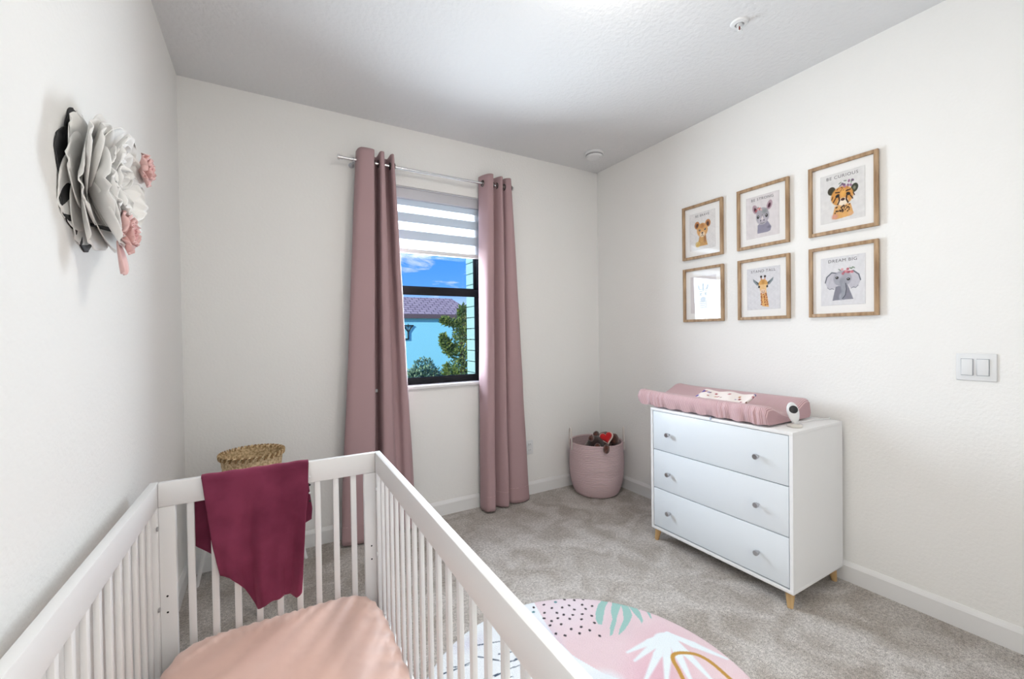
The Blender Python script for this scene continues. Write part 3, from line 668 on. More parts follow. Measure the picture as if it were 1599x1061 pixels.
for e_ in (0, 1):
    y0, y1 = (-RT, 0) if e_ == 0 else (-CL, -CL+RT)
    crib_part('end_rail', [((-hx+RT, y0, CZ-RH), (hx-RT, y1, CZ))])
    crib_part('end_bottom_rail', [((-hx+RT, y0, .12), (hx-RT, y1, .18))])
    for s in (-1, 1):
        xa, xb = sorted((s*(hx-RT), s*(hx-RT-.046)))
        crib_part('end_post', [((xa, y0, 0), (xb, y1, CZ-RH))])
        b = NB()
        yi = y0 if e_ == 0 else y1
        for z in (.435, .38):
            b = NB(); tube(b, (s*(hx-RT-.020), y0+.004 if e_ == 0 else y1-.004, z), (s*(hx-RT-.020), y0-.0008 if e_ == 0 else y1+.0008, z), .0032, n=12)
            obj('screw_hole', b, M_BLACK, crib)
    for k in range(9):
        x = -.267 + k*.0668
        crib_part('end_slat', [((x-.011, (y0+y1)/2-.0065, .18), (x+.011, (y0+y1)/2+.0065, CZ-RH))], bev=.004)
for z in (.675, .405):
    b = NB(); tube(b, (-hx+RT-.001, -.045, z), (-hx+RT+.004, -.045, z), .0075, n=16); obj('bolt', b, M_DKCHROME, crib)
for z in (.675, .405):
    b = NB(); tube(b, (hx-RT+.001, -.045, z), (hx-RT-.004, -.045, z), .0075, n=16); obj('bolt', b, M_WPLAST, crib)
crib_part('mattress_support', [((-hx+RT+.002, -CL+RT+.004, .12), (hx-RT-.002, -RT-.004, .137))])

# mattress with fitted sheet
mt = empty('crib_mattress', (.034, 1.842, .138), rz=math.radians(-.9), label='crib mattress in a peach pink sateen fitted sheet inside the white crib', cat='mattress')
mx0, mx1, my0, my1 = -hx+RT+.014, hx-RT-.010, -CL+RT+.02, -RT-.010
def super_r(a, p=7): c, s = math.cos(a), math.sin(a); return 1/((abs(c)**p+abs(s)**p)**(1/p))
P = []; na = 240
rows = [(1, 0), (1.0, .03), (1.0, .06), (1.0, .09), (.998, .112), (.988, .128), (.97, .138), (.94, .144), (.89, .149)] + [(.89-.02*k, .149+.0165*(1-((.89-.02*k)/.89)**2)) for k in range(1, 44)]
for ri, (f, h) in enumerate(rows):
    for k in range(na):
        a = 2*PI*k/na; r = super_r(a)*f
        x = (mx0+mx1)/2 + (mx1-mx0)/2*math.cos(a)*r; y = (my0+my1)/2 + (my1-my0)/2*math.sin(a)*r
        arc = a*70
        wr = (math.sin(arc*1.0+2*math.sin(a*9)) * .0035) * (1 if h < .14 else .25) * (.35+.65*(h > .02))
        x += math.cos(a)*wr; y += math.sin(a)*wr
        P.append((x, y, h + (.0015*math.sin(arc) if .1 < h < .15 else 0) + (.0036*math.sin(math.atan2(x-1.0, 1.1-y)*118+.8*math.sin(y*5))*(.7+.5*math.sin(y*3+x*4)) * min(1, (1-f)*9) if h > .145 else 0)))  # fan of ridges shaped into the sheet, standing in for slat shadows
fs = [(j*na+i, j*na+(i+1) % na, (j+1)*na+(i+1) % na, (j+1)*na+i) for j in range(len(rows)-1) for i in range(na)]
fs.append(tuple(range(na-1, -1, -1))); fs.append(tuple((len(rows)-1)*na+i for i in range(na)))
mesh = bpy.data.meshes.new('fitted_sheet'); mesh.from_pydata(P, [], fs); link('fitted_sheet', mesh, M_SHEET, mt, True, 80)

# ------------------------------------------------------------------ maroon velvet baby outfit over the far crib rail
oc = empty('baby_outfit', (-.03, 1.83, .82), label='maroon velvet baby outfit draped over the far rail of the crib', cat='baby clothes')
def lerp_tab(tab, s):
    for (a, va), (b_, vb) in zip(tab, tab[1:]):
        if s <= b_: t_ = (s-a)/(b_-a); return tuple(p+(q-p)*t_ for p, q in zip(va, vb))
    return tab[-1][1]
hem = [(0, (.474,)), (.10, (.462,)), (.18, (.43,)), (.26, (.38,)), (.36, (.314,)), (.44, (.330,)), (.6, (.338,)), (.8, (.334,)), (.93, (.332,)), (1, (.345,))]
edge = [(.30, (-.115, .100)), (.47, (-.150, .112)), (.52, (-.160, .116)), (.62, (-.176, .122)), (.70, (-.184, .132)), (.83, (-.200, .137))]
bhem = [(0, (.57,)), (.08, (.515,)), (.2, (.505,)), (.5, (.50,)), (.8, (.53,)), (.92, (.56,)), (1, (.575,))]
bedge = [(.50, (-.190, .125)), (.56, (-.226, .148)), (.62, (-.243, .152)), (.70, (-.230, .142)), (.83, (-.200, .137))]
nu = 70; P = []; rowsn = 0
yf, yb_ = 1.842-RT-.006, 1.842+.006
NF, NT_, NK = 46, 8, 24
for j in range(NF):
    t_ = j/(NF-1)
    for i in range(nu):
        s = i/(nu-1); zb = lerp_tab(hem, s)[0]; z = zb+(.815-zb)*t_; l, r = lerp_tab(edge, max(.30, z)); x = l+(r-l)*s
        dn = 1-t_
        fold = .017*dn*math.sin(s*13+1.2*dn)+.011*dn*math.sin(s*24+3*dn+1) + .010*noise.noise(Vector((s*4+t_*2, t_*5-s*2, 1)))*(.3+.7*dn)
        y = yf - .004 - .014*dn - fold - .008*max(0, .08-s)/.08*dn*-1
        P.append((x, min(y, yf-.001), z))
for j in range(1, NT_):
    a = PI*j/NT_
    for i in range(nu):
        s = i/(nu-1); l, r = -.200, .137
        P.append((l+(r-l)*s, (yf+yb_)/2 - math.cos(a)*(yb_-yf)/2, .815+.0105*math.sin(a)**.7+.001*math.sin(s*30)))
for j in range(NK):
    t_ = j/(NK-1)
    for i in range(nu):
        s = i/(nu-1); zb = lerp_tab(bhem, s)[0]; z = .815+(zb-.815)*t_; l, r = lerp_tab(bedge, max(.50, z)); x = l+(r-l)*s
        P.append((x, yb_+.003+.012*t_+.008*t_*math.sin(s*15)+.006*t_, z))
o = grid_mesh('velvet_cloth', P, nu, NF+NT_-1+NK, M_MAROON, oc, thick=.003, ang=180); loc(o, oc)
for k in range(4):
    z = .765-.03*k; b = NB(); ball(b, (.1385, yf-.006-.003*k, z), .0042, 1, .6, 1, 12); loc(obj('snap_button', b, M_BLACK if k % 2 else M_WPLAST, oc), oc)

# ------------------------------------------------------------------ wicker basket on white tripod stand
BC = Vector((-.068, 2.615, 0))
st = empty('basket_stand', (BC.x, BC.y, 0), label='white three-legged stand behind the crib under the wicker basket', cat='plant stand')
for ang in (-85, 32, 152):
    c, s = math.cos(math.radians(ang)), math.sin(math.radians(ang))
    b = NB(); tube(b, (c*.30, s*.30, 0), (c*.152, s*.152, .60), .010, .012, 14); obj('leg', b, M_CRIB, st)
b = NB(); sweep(b, [(.146*math.cos(2*PI*k/40), .146*math.sin(2*PI*k/40), .56) for k in range(40)], .007, 8, closed=True); obj('ring', b, M_CRIB, st)
wb = empty('wicker_basket', (BC.x, BC.y, .47), label='round natural wicker basket on a stand behind the far crib rail', cat='basket')
M_WICK2 = mat('dark_wicker_strand', lin((150, 118, 78)), .7)
# woven wall: staggered strands as real relief
P = []; nu, nv = 120, 26; H = .235
def wall_r(z): return .112+.028*(z/H)
for j in range(nv):
    z = H*j/(nv-1)
    for i in range(nu):
        a = 2*PI*i/nu; ch = math.sin(2*PI*(i/6+ (j/3.2 if (j//4) % 2 else -j/3.2))); r = wall_r(z)+.0016*ch
        P.append((r*math.cos(a), r*math.sin(a), z))
o = grid_mesh('woven_wall', P, nu, nv, M_WICK, wb, closed_u=True, thick=.004, ang=30)
def herring(m):
    t = m.node_tree; tc = nd(t, 'ShaderNodeTexCoord'); mp = nd(t, 'ShaderNodeMapping'); br = nd(t, 'ShaderNodeTexNoise'); r = nd(t, 'ShaderNodeValToRGB')
    br.inputs['Scale'].default_value = 90; br.inputs['Detail'].default_value = 2
    t.links.new(tc.outputs['Object'], br.inputs['Vector']); t.links.new(br.outputs[0], r.inputs[0])
    r.color_ramp.elements[0].position = .35; r.color_ramp.elements[1].position = .6
    r.color_ramp.elements[0].color = (*lin((176, 146, 104)), 1); r.color_ramp.elements[1].color = (*lin((232, 208, 168)), 1)
    t.links.new(r.outputs[0], bs(m).inputs['Base Color'])
herring(M_WICK)
b = NB(); lathe(b, [(0, .004), (.112, .004), (.112, 0), (0, 0)], 40); obj('base', b, M_WICK, wb)
b = NB()
for k in range(58):
    a = 2*PI*k/58; a2 = a+.16
    p = [(.147*math.cos(a), .147*math.sin(a), H-.018), (.149*math.cos((a+a2)/2), .149*math.sin((a+a2)/2), H+.003), (.134*math.cos(a2), .134*math.sin(a2), H-.006)]
    sweep(b, catmull(p, 3), .0042, 6, mi=1 if k % 2 else 0)
obj('braided_rim', b, [M_WICK, M_WICK2], wb)

# ------------------------------------------------------------------ pink rope basket with plush bear
RB = Vector((2.345, 2.675, 0)); RH_ = .425
rb = empty('rope_basket', RB, label='pink cotton rope storage basket in the corner holding a plush bear', cat='basket')
prof = [(0, .0), (.150, 0), (.175, .012), (.197, .06), (.214, .13), (.221, .20), (.221, .28), (.217, .35), (.213, RH_-.006), (.209, RH_)]
P = []; nu = 96; pr = catmull([(a, 0, b_) for a, b_ in prof[1:]], 7); nv = len(pr)
for j, q in enumerate(pr):
    for i in range(nu):
        a = 2*PI*i/nu; dent = -.006*math.exp(-((q.z-.19)/.03)**2)*max(0, math.cos(a+1.9))-.004*math.exp(-((q.z-.30)/.04)**2)*max(0, math.cos(a+2.6))
        r = q.x+dent+.002*math.sin(a*3+1); P.append((r*math.cos(a), r*math.sin(a), q.z))
o = grid_mesh('coiled_rope_body', P, nu, nv, M_ROPE, rb, closed_u=True, thick=.010, off=-1, ang=60)
b = NB(); lathe(b, [(0, .010), (.16, .010), (.16, .002), (0, .002)], 40); obj('base', b, M_ROPE, rb)
M_HAND = mat('ivory_rope_handle', (.70, .64, .60), .8)
for ang, rot in ((math.radians(158), 0), (math.radians(-40), 0)):
    c, s = math.cos(ang), math.sin(ang); tx, ty = -s, c; ro = .219
    pts = catmull([(c*ro-tx*.036, s*ro-ty*.036, .365), (c*ro-tx*.036, s*ro-ty*.036, .43), (c*ro-tx*.022, s*ro-ty*.022, .515), (c*ro, s*ro, .535), (c*ro+tx*.022, s*ro+ty*.022, .515), (c*ro+tx*.036, s*ro+ty*.036, .43), (c*ro+tx*.036, s*ro+ty*.036, .365)], 5)
    b = NB(); sweep(b, pts, .0055, 8); obj('handle', b, M_HAND, rb)
bear = empty('plush_bear', (RB.x, RB.y-.02, .20), label='dark brown plush bear with a red heart lying in the pink rope basket', cat='stuffed toy')
def bb(name, c, r, sx, sy, sz, m, parent=bear, n=24):
    b = NB(); ball(b, (c[0]-bear.location.x, c[1]-bear.location.y, c[2]-bear.location.z), r, sx, sy, sz, n)
    for v in b.verts: v.co += Vector([noise.noise(v.co*38+Vector((k*9, 0, 0)))*.003 for k in range(3)])
    return obj(name, b, m, parent)
bb('torso', (2.36, 2.66, .34), .13, 1.05, .9, .9, M_FURB)
hdb = bb('head', (2.275, 2.60, .425), .068, 1, .95, .9, M_FURD)
bb('ear', (2.215, 2.585, .475), .026, 1, .7, 1, M_FURB, hdb); bb('ear', (2.290, 2.615, .492), .026, 1, .7, 1, M_FURB, hdb)
bb('muzzle', (2.245, 2.548, .420), .026, 1, .8, .8, M_FURB, hdb); bb('eye', (2.262, 2.541, .445), .006, 1, 1, 1, M_BLACK, hdb)
bb('arm', (2.395, 2.63, .445), .055, 1.4, .8, .9, M_FURB); bb('foot', (2.445, 2.575, .435), .046, .9, .8, 1.1, M_FURB)
bb('paw', (2.256, 2.458, .412), .030, .9, .8, 1.2, M_FURB); bb('ribbon', (2.255, 2.535, .405), .015, 1, .6, 1.1, M_WPLAST)
def heart(bm, s, d, M4, mi=0):
    pts = []
    for k in range(40):
        t_ = 2*PI*k/40; pts.append((s*16*math.sin(t_)**3/16, s*(13*math.cos(t_)-5*math.cos(2*t_)-2*math.cos(3*t_)-math.cos(4*t_))/16))
    rings = []; vs = []
    for f, z in ((.0, d), (.45, d*.92), (.75, d*.7), (.93, d*.35), (1, 0), (.93, -d*.35), (.7, -d*.7), (0, -d)):
        if f == 0: v = [bm.verts.new((0, 0, z))]
        else: v = [bm.verts.new((x*f, y*f, z)) for x, y in pts]
        rings.append(v); vs += v
    n = 40
    for a, b_ in zip(rings, rings[1:]):
        for i in range(n):
            j = (i+1) % n
            if len(a) == 1: bm.faces.new((a[0], b_[i], b_[j]))
            elif len(b_) == 1: bm.faces.new((a[i], b_[0], a[j]))
            else: bm.faces.new((a[i], b_[i], b_[j], a[j]))
    bmesh.ops.transform(bm, matrix=M4, verts=vs)
fd = Vector((-.62, -.70, .35)).normalized(); rt = Vector((0, 0, 1)).cross(fd).normalized(); u_ = fd.cross(rt)
Mq = Matrix((rt, u_, fd)).transposed().to_4x4(); Mq = Matrix.Translation(Vector((2.325, 2.535, .478))-bear.location) @ Mq @ Matrix.Rotation(.25, 4, 'Z')
b = NB(); heart(b, .048, .018, Mq); ho = obj('heart_cushion', b, M_RED, bear)
b = NB(); heart(b, .056, .010, Mq @ Matrix.Translation((0.003, -.003, -.008))); obj('heart_border', b, mat('cream_plush_border', (.75, .62, .55), .9), ho)

# ------------------------------------------------------------------ round rug
RCX, RCY, RR = .9475, 1.107, .619
DOTS = [(1.074, 1.678), (1.126, 1.67), (1.234, 1.651), (1.271, 1.622), (1.311, 1.605), (1.281, 1.575), (1.315, 1.543), (1.225, 1.603), (1.188, 1.608), (1.144, 1.63), (1.227, 1.566), (1.275, 1.543), (1.095, 1.62), (1.144, 1.59), (1.163, 1.563), (1.197, 1.54), (1.238, 1.522), (1.267, 1.49), (1.072, 1.589), (1.125, 1.557), (1.169, 1.526), (1.212, 1.496), (1.09, 1.557), (1.068, 1.537), (1.114, 1.517), (1.246, 1.448), (1.133, 1.47), (1.179, 1.458), (1.147, 1.43), (1.197, 1.422), (1.21, 1.374), (1.059, 1.481), (1.086, 1.452)]
TEAL = [(1.055, 1.651), (1.185, 1.657)]
GREEN = [[(1.39, 1.556), (1.419, 1.538), (1.361, 1.504), (1.307, 1.457), (1.267, 1.421), (1.254, 1.433), (1.266, 1.463), (1.3, 1.501), (1.344, 1.535)], [(1.415, 1.513), (1.448, 1.498), (1.43, 1.472), (1.367, 1.431), (1.328, 1.398), (1.261, 1.35), (1.247, 1.35), (1.283, 1.389), (1.331, 1.424), (1.365, 1.471)], [(1.445, 1.495), (1.466, 1.477), (1.449, 1.43), (1.425, 1.395), (1.377, 1.367), (1.326, 1.345), (1.28, 1.334), (1.313, 1.361), (1.374, 1.397), (1.418, 1.449)], [(1.462, 1.458), (1.486, 1.428), (1.474, 1.395), (1.442, 1.347), (1.422, 1.336), (1.435, 1.365), (1.444, 1.403)], [(1.504, 1.386), (1.518, 1.378), (1.482, 1.332), (1.482, 1.341)]]
TIPS = [(1.242, 1.245), (1.234, 1.198), (1.178, 1.101), (1.232, 1.044), (1.326, 0.999), (1.404, 0.971), (1.551, 1.017)]
ARC = [(1.309, 1.022), (1.343, 1.08), (1.365, 1.122), (1.39, 1.14), (1.423, 1.132), (1.463, 1.101), (1.479, 1.064), (1.48, 1.018), (1.469, 0.947), (1.462, 0.893)]
def rug_art(X, Y):
    A = Art(X+RCX, Y+RCY, (222, 198, 204))
    A.ell(1.2, 1.6, .28, .22, (222, 208, 216), soft=.8); A.ell(1.25, 1.1, .35, .16, (216, 170, 186), rot=.6, a=.7, soft=.9); A.ell(1.35, .8, .3, .2, (220, 178, 180), a=.6, soft=.9)
    A.mottle(8, 14, .035)
    A.poly([(1.120, 1.80), (1.083, 1.66), (1.060, 1.56), (1.040, 1.45), (1.045, 1.34), (1.085, 1.22), (1.130, 1.14), (1.09, 1.0), (1.0, .9), (1.05, .7), (1.0, .4), (.2, .4), (.2, 1.8)], (228, 233, 238))
    A.ell(1.05, 1.16, .10, .10, (222, 228, 234), soft=.5)
    A.ell(1.02, 1.50, .06, .14, (206, 200, 222), a=.6, soft=.9); A.ell(.72, 1.62, .12, .06, (196, 192, 214), a=.5, soft=.9)
    for G in GREEN: A.poly(G, (150, 190, 184))
    C0 = (1.467, 1.233)
    for k, T_ in enumerate(TIPS):
        mid = ((C0[0]*.55+T_[0]*.45), (C0[1]*.55+T_[1]*.45)); A.line([C0, mid], .024, (226, 234, 238), 1, .034); A.line([mid, T_], .034, (226, 234, 238), 1, .010)
    A.ell(1.440, 1.218, .055, .038, (226, 234, 238), rot=-.6, soft=.2)
    A.line([tuple(v) [:2] for v in catmull([(x, y, 0) for x, y in ARC], 4)], .015, (186, 140, 62))
    rs = np.random.RandomState(2)
    for x, y in DOTS: A.ell(x, y, .0085, .0068, (34, 26, 34), rs.rand()*3, 1, .3)
    for x, y in TEAL: A.ell(x, y, .009, .008, (80, 130, 140), 0, 1, .3)
    for k in range(95):
        x, y = .40+rs.rand()*.56, .62+rs.rand()*1.08
        if math.hypot(x-RCX, y-RCY) > RR-.05: continue
        l = .03+rs.rand()*.035; a = -.9+rs.rand()*.9; cv = (rs.rand()-.5)*.016
        p = [(x-l*math.cos(a), y-l*math.sin(a)), (x, y+cv), (x+l*math.cos(a), y+l*math.sin(a))]
        A.line([tuple(v)[:2] for v in catmull([(q[0], q[1], 0) for q in p], 3)], .0065, (44, 62, 84), .9, .003)
    return A.C
rg = empty('round_rug', (RCX, RCY, .002), label='round pink and white rug with dots, leaves and a mustard arch on the carpet', cat='rug')
o = painted('rug_pile', 2*RR+.01, 2*RR+.01, .0036, rug_art, vcol('rug_pile_print', 1, bump=(160, .005, 3), spec=.05, sheen=.2), rg, disc=RR, thick=.010); o.location.z = .0115

# ------------------------------------------------------------------ wall flower on the left wall
fl = empty('wall_flower', (XL, 1.475, 1.70), label='large white paper peony with two small pink blooms mounted on the left wall', cat='wall decoration')
# local: x out of the wall, y along the wall, z up
def petal(bm, L_, W_, cup, curl, base, tilt, ang, ruffle=.01, mi=0, nn=12, seed=0, axis_x=0):
    """petal grows radially in the yz plane at angle ang, leaning out by tilt"""
    vs = []
    for j in range(nn+1):
        v = j/nn
        for i in range(nn+1):
            u = i/nn*2-1; wid = W_*(math.sin(PI*min(1, (.12+.80*v)))**.55)*(1 if v < .97 else .97)
            y = u*wid/2; rr = v*L_*(1-.10*u*u*(v))
            h = cup*(u*u)*wid + curl*(v**2)*L_ + ruffle*v*math.sin(u*7+seed)*(.4+.6*v) + ruffle*.6*v*v*math.sin(u*11+seed*2)
            # local: radial rr, tangential y, height h (along wall normal)
            ct, sn = math.cos(tilt), math.sin(tilt); R_ = rr*ct-h*sn; X_ = rr*sn+h*ct
            ca, sa = math.cos(ang), math.sin(ang)
            vs.append(bm.verts.new((base[0]+X_+axis_x, base[1]+R_*ca-y*sa, base[2]+R_*sa+y*ca)))
    n1 = nn+1
    for j in range(nn):
        for i in range(nn):
            f = bm.faces.new((vs[j*n1+i], vs[j*n1+i+1], vs[(j+1)*n1+i+1], vs[(j+1)*n1+i])); f.material_index = mi
def petal_obj(name, m, parent, thick=.0022, **kw):
    b = NB(); petal(b, **kw); o = obj(name, b, m, parent, True, 180); md = o.modifiers.new('thickness', 'SOLIDIFY'); md.thickness = thick; md.offset = 0; return o
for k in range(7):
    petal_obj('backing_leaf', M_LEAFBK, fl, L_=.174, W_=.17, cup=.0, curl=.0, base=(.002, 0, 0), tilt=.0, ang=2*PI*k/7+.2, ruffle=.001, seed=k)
pe = empty('white_peony', (0, 0, 0)); pe.parent = fl
layers = [(9, .171, .18, .0, .02, .006, .002), (7, .170, .19, .10, .10, .009, .003), (6, .158, .18, .28, .14, .012, .0035), (5, .136, .16, .52, .06, .016, .004), (5, .110, .125, .78, -.02, .022, .0045), (5, .086, .095, 1.0, -.10, .028, .005), (5, .064, .07, 1.18, -.16, .032, .006), (4, .046, .05, 1.36, -.2, .036, .005)]
sd0 = 0
for li, (n, L_, W_, tilt, curl, bx, ruf) in enumerate(layers):
    for k in range(n):
        sd0 += 1; a = 2*PI*k/n+li*.52+.2
        petal_obj('petal', M_PETALW, pe, L_=L_*(1+.06*math.sin(sd0*2.3)), W_=W_, cup=.03+.05*min(li, 3), curl=curl, base=(bx, .008*math.cos(a)*li, .008*math.sin(a)*li), tilt=tilt+.07*math.sin(sd0*1.7), ang=a, ruffle=ruf, seed=sd0)
b = NB(); ball(b, (.045, 0, 0), .030, .8, 1, 1, 16); obj('flower_centre', b, M_PETALW, pe)
M_PINKD = mat('deeper_pink_petal', lin((224, 168, 166)), .6)
for (px, py, pz, s, q) in ((.088, .098, .088, .70, 0), (.066, -.022, -.118, .84, 1)):
    sf = empty('pink_bloom', (px, py, pz)); sf.parent = fl
    for li, (n, L_, W_, tilt) in enumerate(((5, .060, .062, .35), (5, .052, .05, .8), (5, .042, .038, 1.1), (4, .03, .03, 1.35))):
        for k in range(n):
            petal_obj('petal', M_PETALP if li < 2 else M_PINKD, sf, L_=L_*s*1.25, W_=W_*s*1.25, cup=.3, curl=.05, base=(0, 0, 0), tilt=tilt, ang=2*PI*k/n+li*.6+q, ruffle=.004, seed=k+li*5, nn=8, thick=.0015)
    b = NB(); ball(b, (.012*s, 0, 0), .016*s, 1.2, 1, 1, 12); obj('bloom_centre', b, M_PINKD, sf)
    b = NB(); tube(b, (-.05, -.01, .01), (.004, 0, 0), .004, .006, 10); obj('stem', b, M_LEAFBK, sf)
petal_obj('pink_petal', M_PETALP, fl, L_=.085, W_=.062, cup=.12, curl=.05, base=(.070, -.030, -.150), tilt=.12, ang=-1.75, ruffle=.003, nn=8, seed=2)
petal_obj('pink_petal', M_PETALP, fl, L_=.05, W_=.04, cup=.12, curl=.05, base=(.078, .122, .068), tilt=.12, ang=-1.2, ruffle=.003, nn=8, seed=5)

# ------------------------------------------------------------------ outside the window
GZ = -3.4
b = NB(); box(b, (-30, 3.6, GZ-.1), (60, 60, GZ)); structure('lawn', b, mat('lawn_green', lin((96, 128, 70)), .9, bump=(30, .02, 3)))
nh = empty('neighboring_house', (4.5, 20.3, GZ), label='turquoise stucco house with brown tiled hip roof across the yard', cat='house')
b = NB(); box(b, (-3, 20.3, GZ), (9.1, 23.6, 2.30)); loc(obj('stucco_wall', b, mat('turquoise_stucco', lin((142, 222, 238)), .8, bump=(20, .01, 3)), nh, False), nh)
M_ROOF = mat('brown_roof_tile', lin((126, 108, 112)), .8)
t = M_ROOF.node_tree; tc = nd(t, 'ShaderNodeTexCoord'); w = nd(t, 'ShaderNodeTexBrick'); mp = nd(t, 'ShaderNodeMapping')
w.inputs['Color1'].default_value = (*lin((176, 162, 162)), 1); w.inputs['Color2'].default_value = (*lin((160, 146, 148)), 1); w.inputs['Mortar'].default_value = (*lin((84, 74, 80)), 1)
w.inputs['Scale'].default_value = 1; w.inputs['Mortar Size'].default_value = .022; w.inputs['Row Height'].default_value = .21; w.inputs['Brick Width'].default_value = .35
mp.inputs['Rotation'].default_value = (0, 0, 0)
t.links.new(tc.outputs['Object'], mp.inputs[0]); t.links.new(mp.outputs[0], w.inputs[0]); t.links.new(w.outputs[0], bs(M_ROOF).inputs['Base Color'])
b = NB(); ex0, ex1, ey0, ey1, ez = -3.6, 9.55, 20.12, 24.2, 2.36; rz_ = 3.34
V = [b.verts.new(v) for v in ((ex0, ey0, ez), (ex1, ey0, ez), (ex1, ey1, ez), (ex0, ey1, ez), (ex0, 21.95, rz_), (8.93, 21.95, rz_))]
for f in ((0, 1, 5, 4), (1, 2, 5), (2, 3, 4, 5), (0, 4, 3), (0, 3, 2, 1)): b.faces.new([V[i] for i in f])
loc(obj('tiled_roof', b, M_ROOF, nh, False), nh)
b = NB(); box(b, (ex0, ey0-.02, ez-.20), (ex1, ey0+.03, ez)); box(b, (ex1-.03, ey0, ez-.20), (ex1+.02, ey1, ez)); box(b, (ex0, ey0+.03, ez-.20), (ex1-.03, ey1, ez-.17)); loc(obj('fascia', b, mat('brown_fascia', lin((96, 82, 84)), .6), nh), nh)
an = empty('metal_wall_antenna', (5.98, 20.3, 1.2), label='small dark metal Y-shaped antenna on the turquoise house wall', cat='antenna')
b = NB(); tube(b, (5.98, 20.24, 1.14), (5.98, 20.24, 1.56), .035, n=8); tube(b, (5.98, 20.24, 1.50), (5.76, 20.24, 1.80), .028, n=8); tube(b, (5.98, 20.24, 1.50), (6.20, 20.24, 1.80), .028, n=8); tube(b, (5.72, 20.24, 1.81), (6.25, 20.24, 1.81), .028, n=8)
tube(b, (5.98, 20.24, 1.5), (5.98, 20.24, 1.90), .018, n=8); loc(obj('mast', b, M_WINBLK, an), an)
b = NB(); tube(b, (5.55, 20.24, 1.16), (6.0, 20.24, 1.16), .032, n=8); tube(b, (5.58, 20.24, 1.16), (5.58, 20.31, 1.16), .03, n=8); loc(obj('arm', b, M_WINBLK, an), an)
# lap-sided wing of the own house, right of the window
hw = empty('house_wing', (2.6, 4.4, GZ), label='pale mint lap-sided wing of the house just right outside the window', cat='house')
b = NB(); z = GZ; k = 0
while z < 3.6:
    box(b, (2.45, 3.15, z), (2.9, 5.47, z+.138)); box(b, (2.50, 3.15, z+.138), (2.9, 5.43, z+.15)); z += .15
loc(obj('lap_siding', b, mat('mint_siding', lin((164, 206, 196)), .7, bump=(60, .002, 2)), hw, False), hw)
# greenery: leaves are real small blades
def leaf_cloud(name, clumps, n, size, cols, parent, seed, elong=2.2):
    rs = random.Random(seed); vs = []; fs = []; mi = []
    for k in range(n):
        c, r = rs.choice(clumps); d = Vector((rs.gauss(0, 1), rs.gauss(0, 1), rs.gauss(0, 1))); d.normalize(); rad = rs.random()**.45
        p = Vector(c)+Vector((d.x*r[0]*rad, d.y*r[1]*rad, d.z*r[2]*rad))
        a = (d*.6+Vector((rs.gauss(0, .5), rs.gauss(0, .5), rs.gauss(.4, .5)))).normalized(); s = a.cross(Vector((rs.gauss(0, 1), rs.gauss(0, 1), rs.gauss(0, 1)))).normalized()
        h = size*(.6+rs.random()*.8); i0 = len(vs)
        vs += [p, p+a*h*.5+s*h/elong*.5, p+a*h, p+a*h*.5-s*h/elong*.5]; fs.append((i0, i0+1, i0+2, i0+3)); mi.append(rs.randrange(len(cols)))
    me = bpy.data.meshes.new(name); me.from_pydata([tuple(v) for v in vs], [], fs)
    o = link(name, me, cols, parent, False); me.polygons.foreach_set('material_index', mi); return o
G1 = [mat('leaf_green', lin((96, 128, 58)), .8), mat('leaf_olive', lin((124, 142, 66)), .8), mat('leaf_dark_green', lin((58, 92, 56)), .8)]
G2 = [mat('leaf_blue_green', lin((84, 128, 104)), .8), mat('leaf_deep_teal', lin((54, 94, 82)), .8), mat('leaf_pale_green', lin((140, 170, 130)), .8)]
M_BARK = mat('grey_brown_bark', lin((92, 78, 64)), .9, bump=(30, .02, 3))
tr = empty('conifer_tree', (7.56, 17.4, GZ), label='tall green feathery conifer in front of the turquoise house', cat='tree')
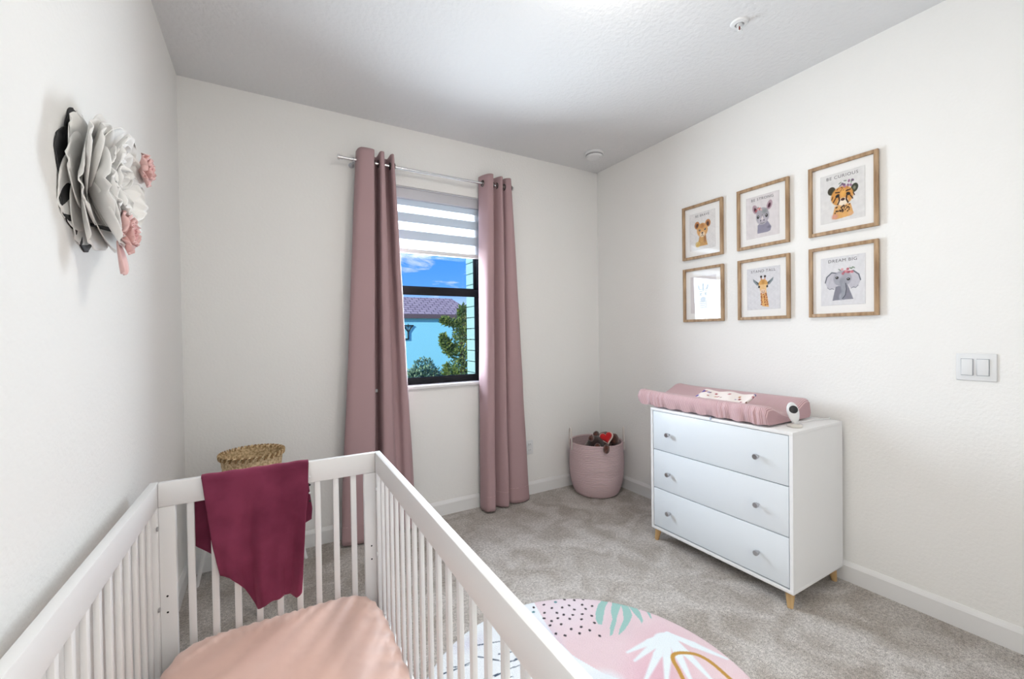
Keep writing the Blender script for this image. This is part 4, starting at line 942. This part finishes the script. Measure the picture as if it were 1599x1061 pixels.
b = NB(); sweep(b, [(0, 0, 0), (.05, 0, 2), (0, .05, 4.4), (.02, 0, 5.9)], [.16, .12, .07, .02], 10); obj('trunk', b, M_BARK, tr)
cl_ = [((.05, 0, 5.6), (.20, .25, .35)), ((.0, 0, 5.0), (.35, .35, .35)), ((-.45, 0, 5.15), (.30, .2, .13)), ((-.75, .0, 5.25), (.16, .1, .12)), ((.05, 0, 4.5), (.45, .4, .35)), ((-.7, 0, 4.25), (.20, .2, .22)), ((-.8, 0, 4.45), (.10, .1, .22)), ((-.5, 0, 4.0), (.3, .2, .25)), ((0, 0, 3.8), (.5, .45, .45)), ((-.1, 0, 3.2), (.6, .5, .4)), ((.2, 0, 2.8), (.7, .6, .5)), ((.3, .1, 4.8), (.4, .3, .8))]
leaf_cloud('foliage', cl_, 8500, .13, G1, tr, 3, 2.6); tr.scale = (1.09, 1.09, 1.02)
tr = empty('young_conifer', (5.69, 14.2, GZ), label='small yellow-green conifer at the foot of the tall conifer', cat='tree')
b = NB(); sweep(b, [(0, 0, 0), (.02, 0, 1.5), (0, 0, 3.4)], [.07, .05, .015], 8); obj('trunk', b, M_BARK, tr)
leaf_cloud('foliage', [((-.15, 0, 3.45), (.10, .1, .25)), ((.2, 0, 3.3), (.10, .1, .25)), ((0, 0, 3.1), (.28, .2, .22)), ((.05, 0, 2.8), (.4, .3, .3)), ((0, 0, 2.3), (.5, .4, .4))], 1800, .11, [G1[0], G1[1]], tr, 5, 2.6)
tr = empty('round_shrub', (5.25, 15.8, GZ), label='rounded blue-green bushy tree outside the window at lower left', cat='tree')
b = NB(); sweep(b, [(0, 0, 0), (.03, 0, 1.2), (0, 0, 2.9)], [.12, .09, .03], 8); obj('trunk', b, M_BARK, tr)
leaf_cloud('foliage', [((0, 0, 3.35), (.50, .5, .50)), ((-.35, 0, 3.1), (.35, .4, .35)), ((.35, 0, 3.1), (.38, .4, .35)), ((0, 0, 2.7), (.8, .7, .5)), ((.75, 0, 2.9), (.3, .3, .3))], 4200, .12, G2, tr, 7, 2.4)
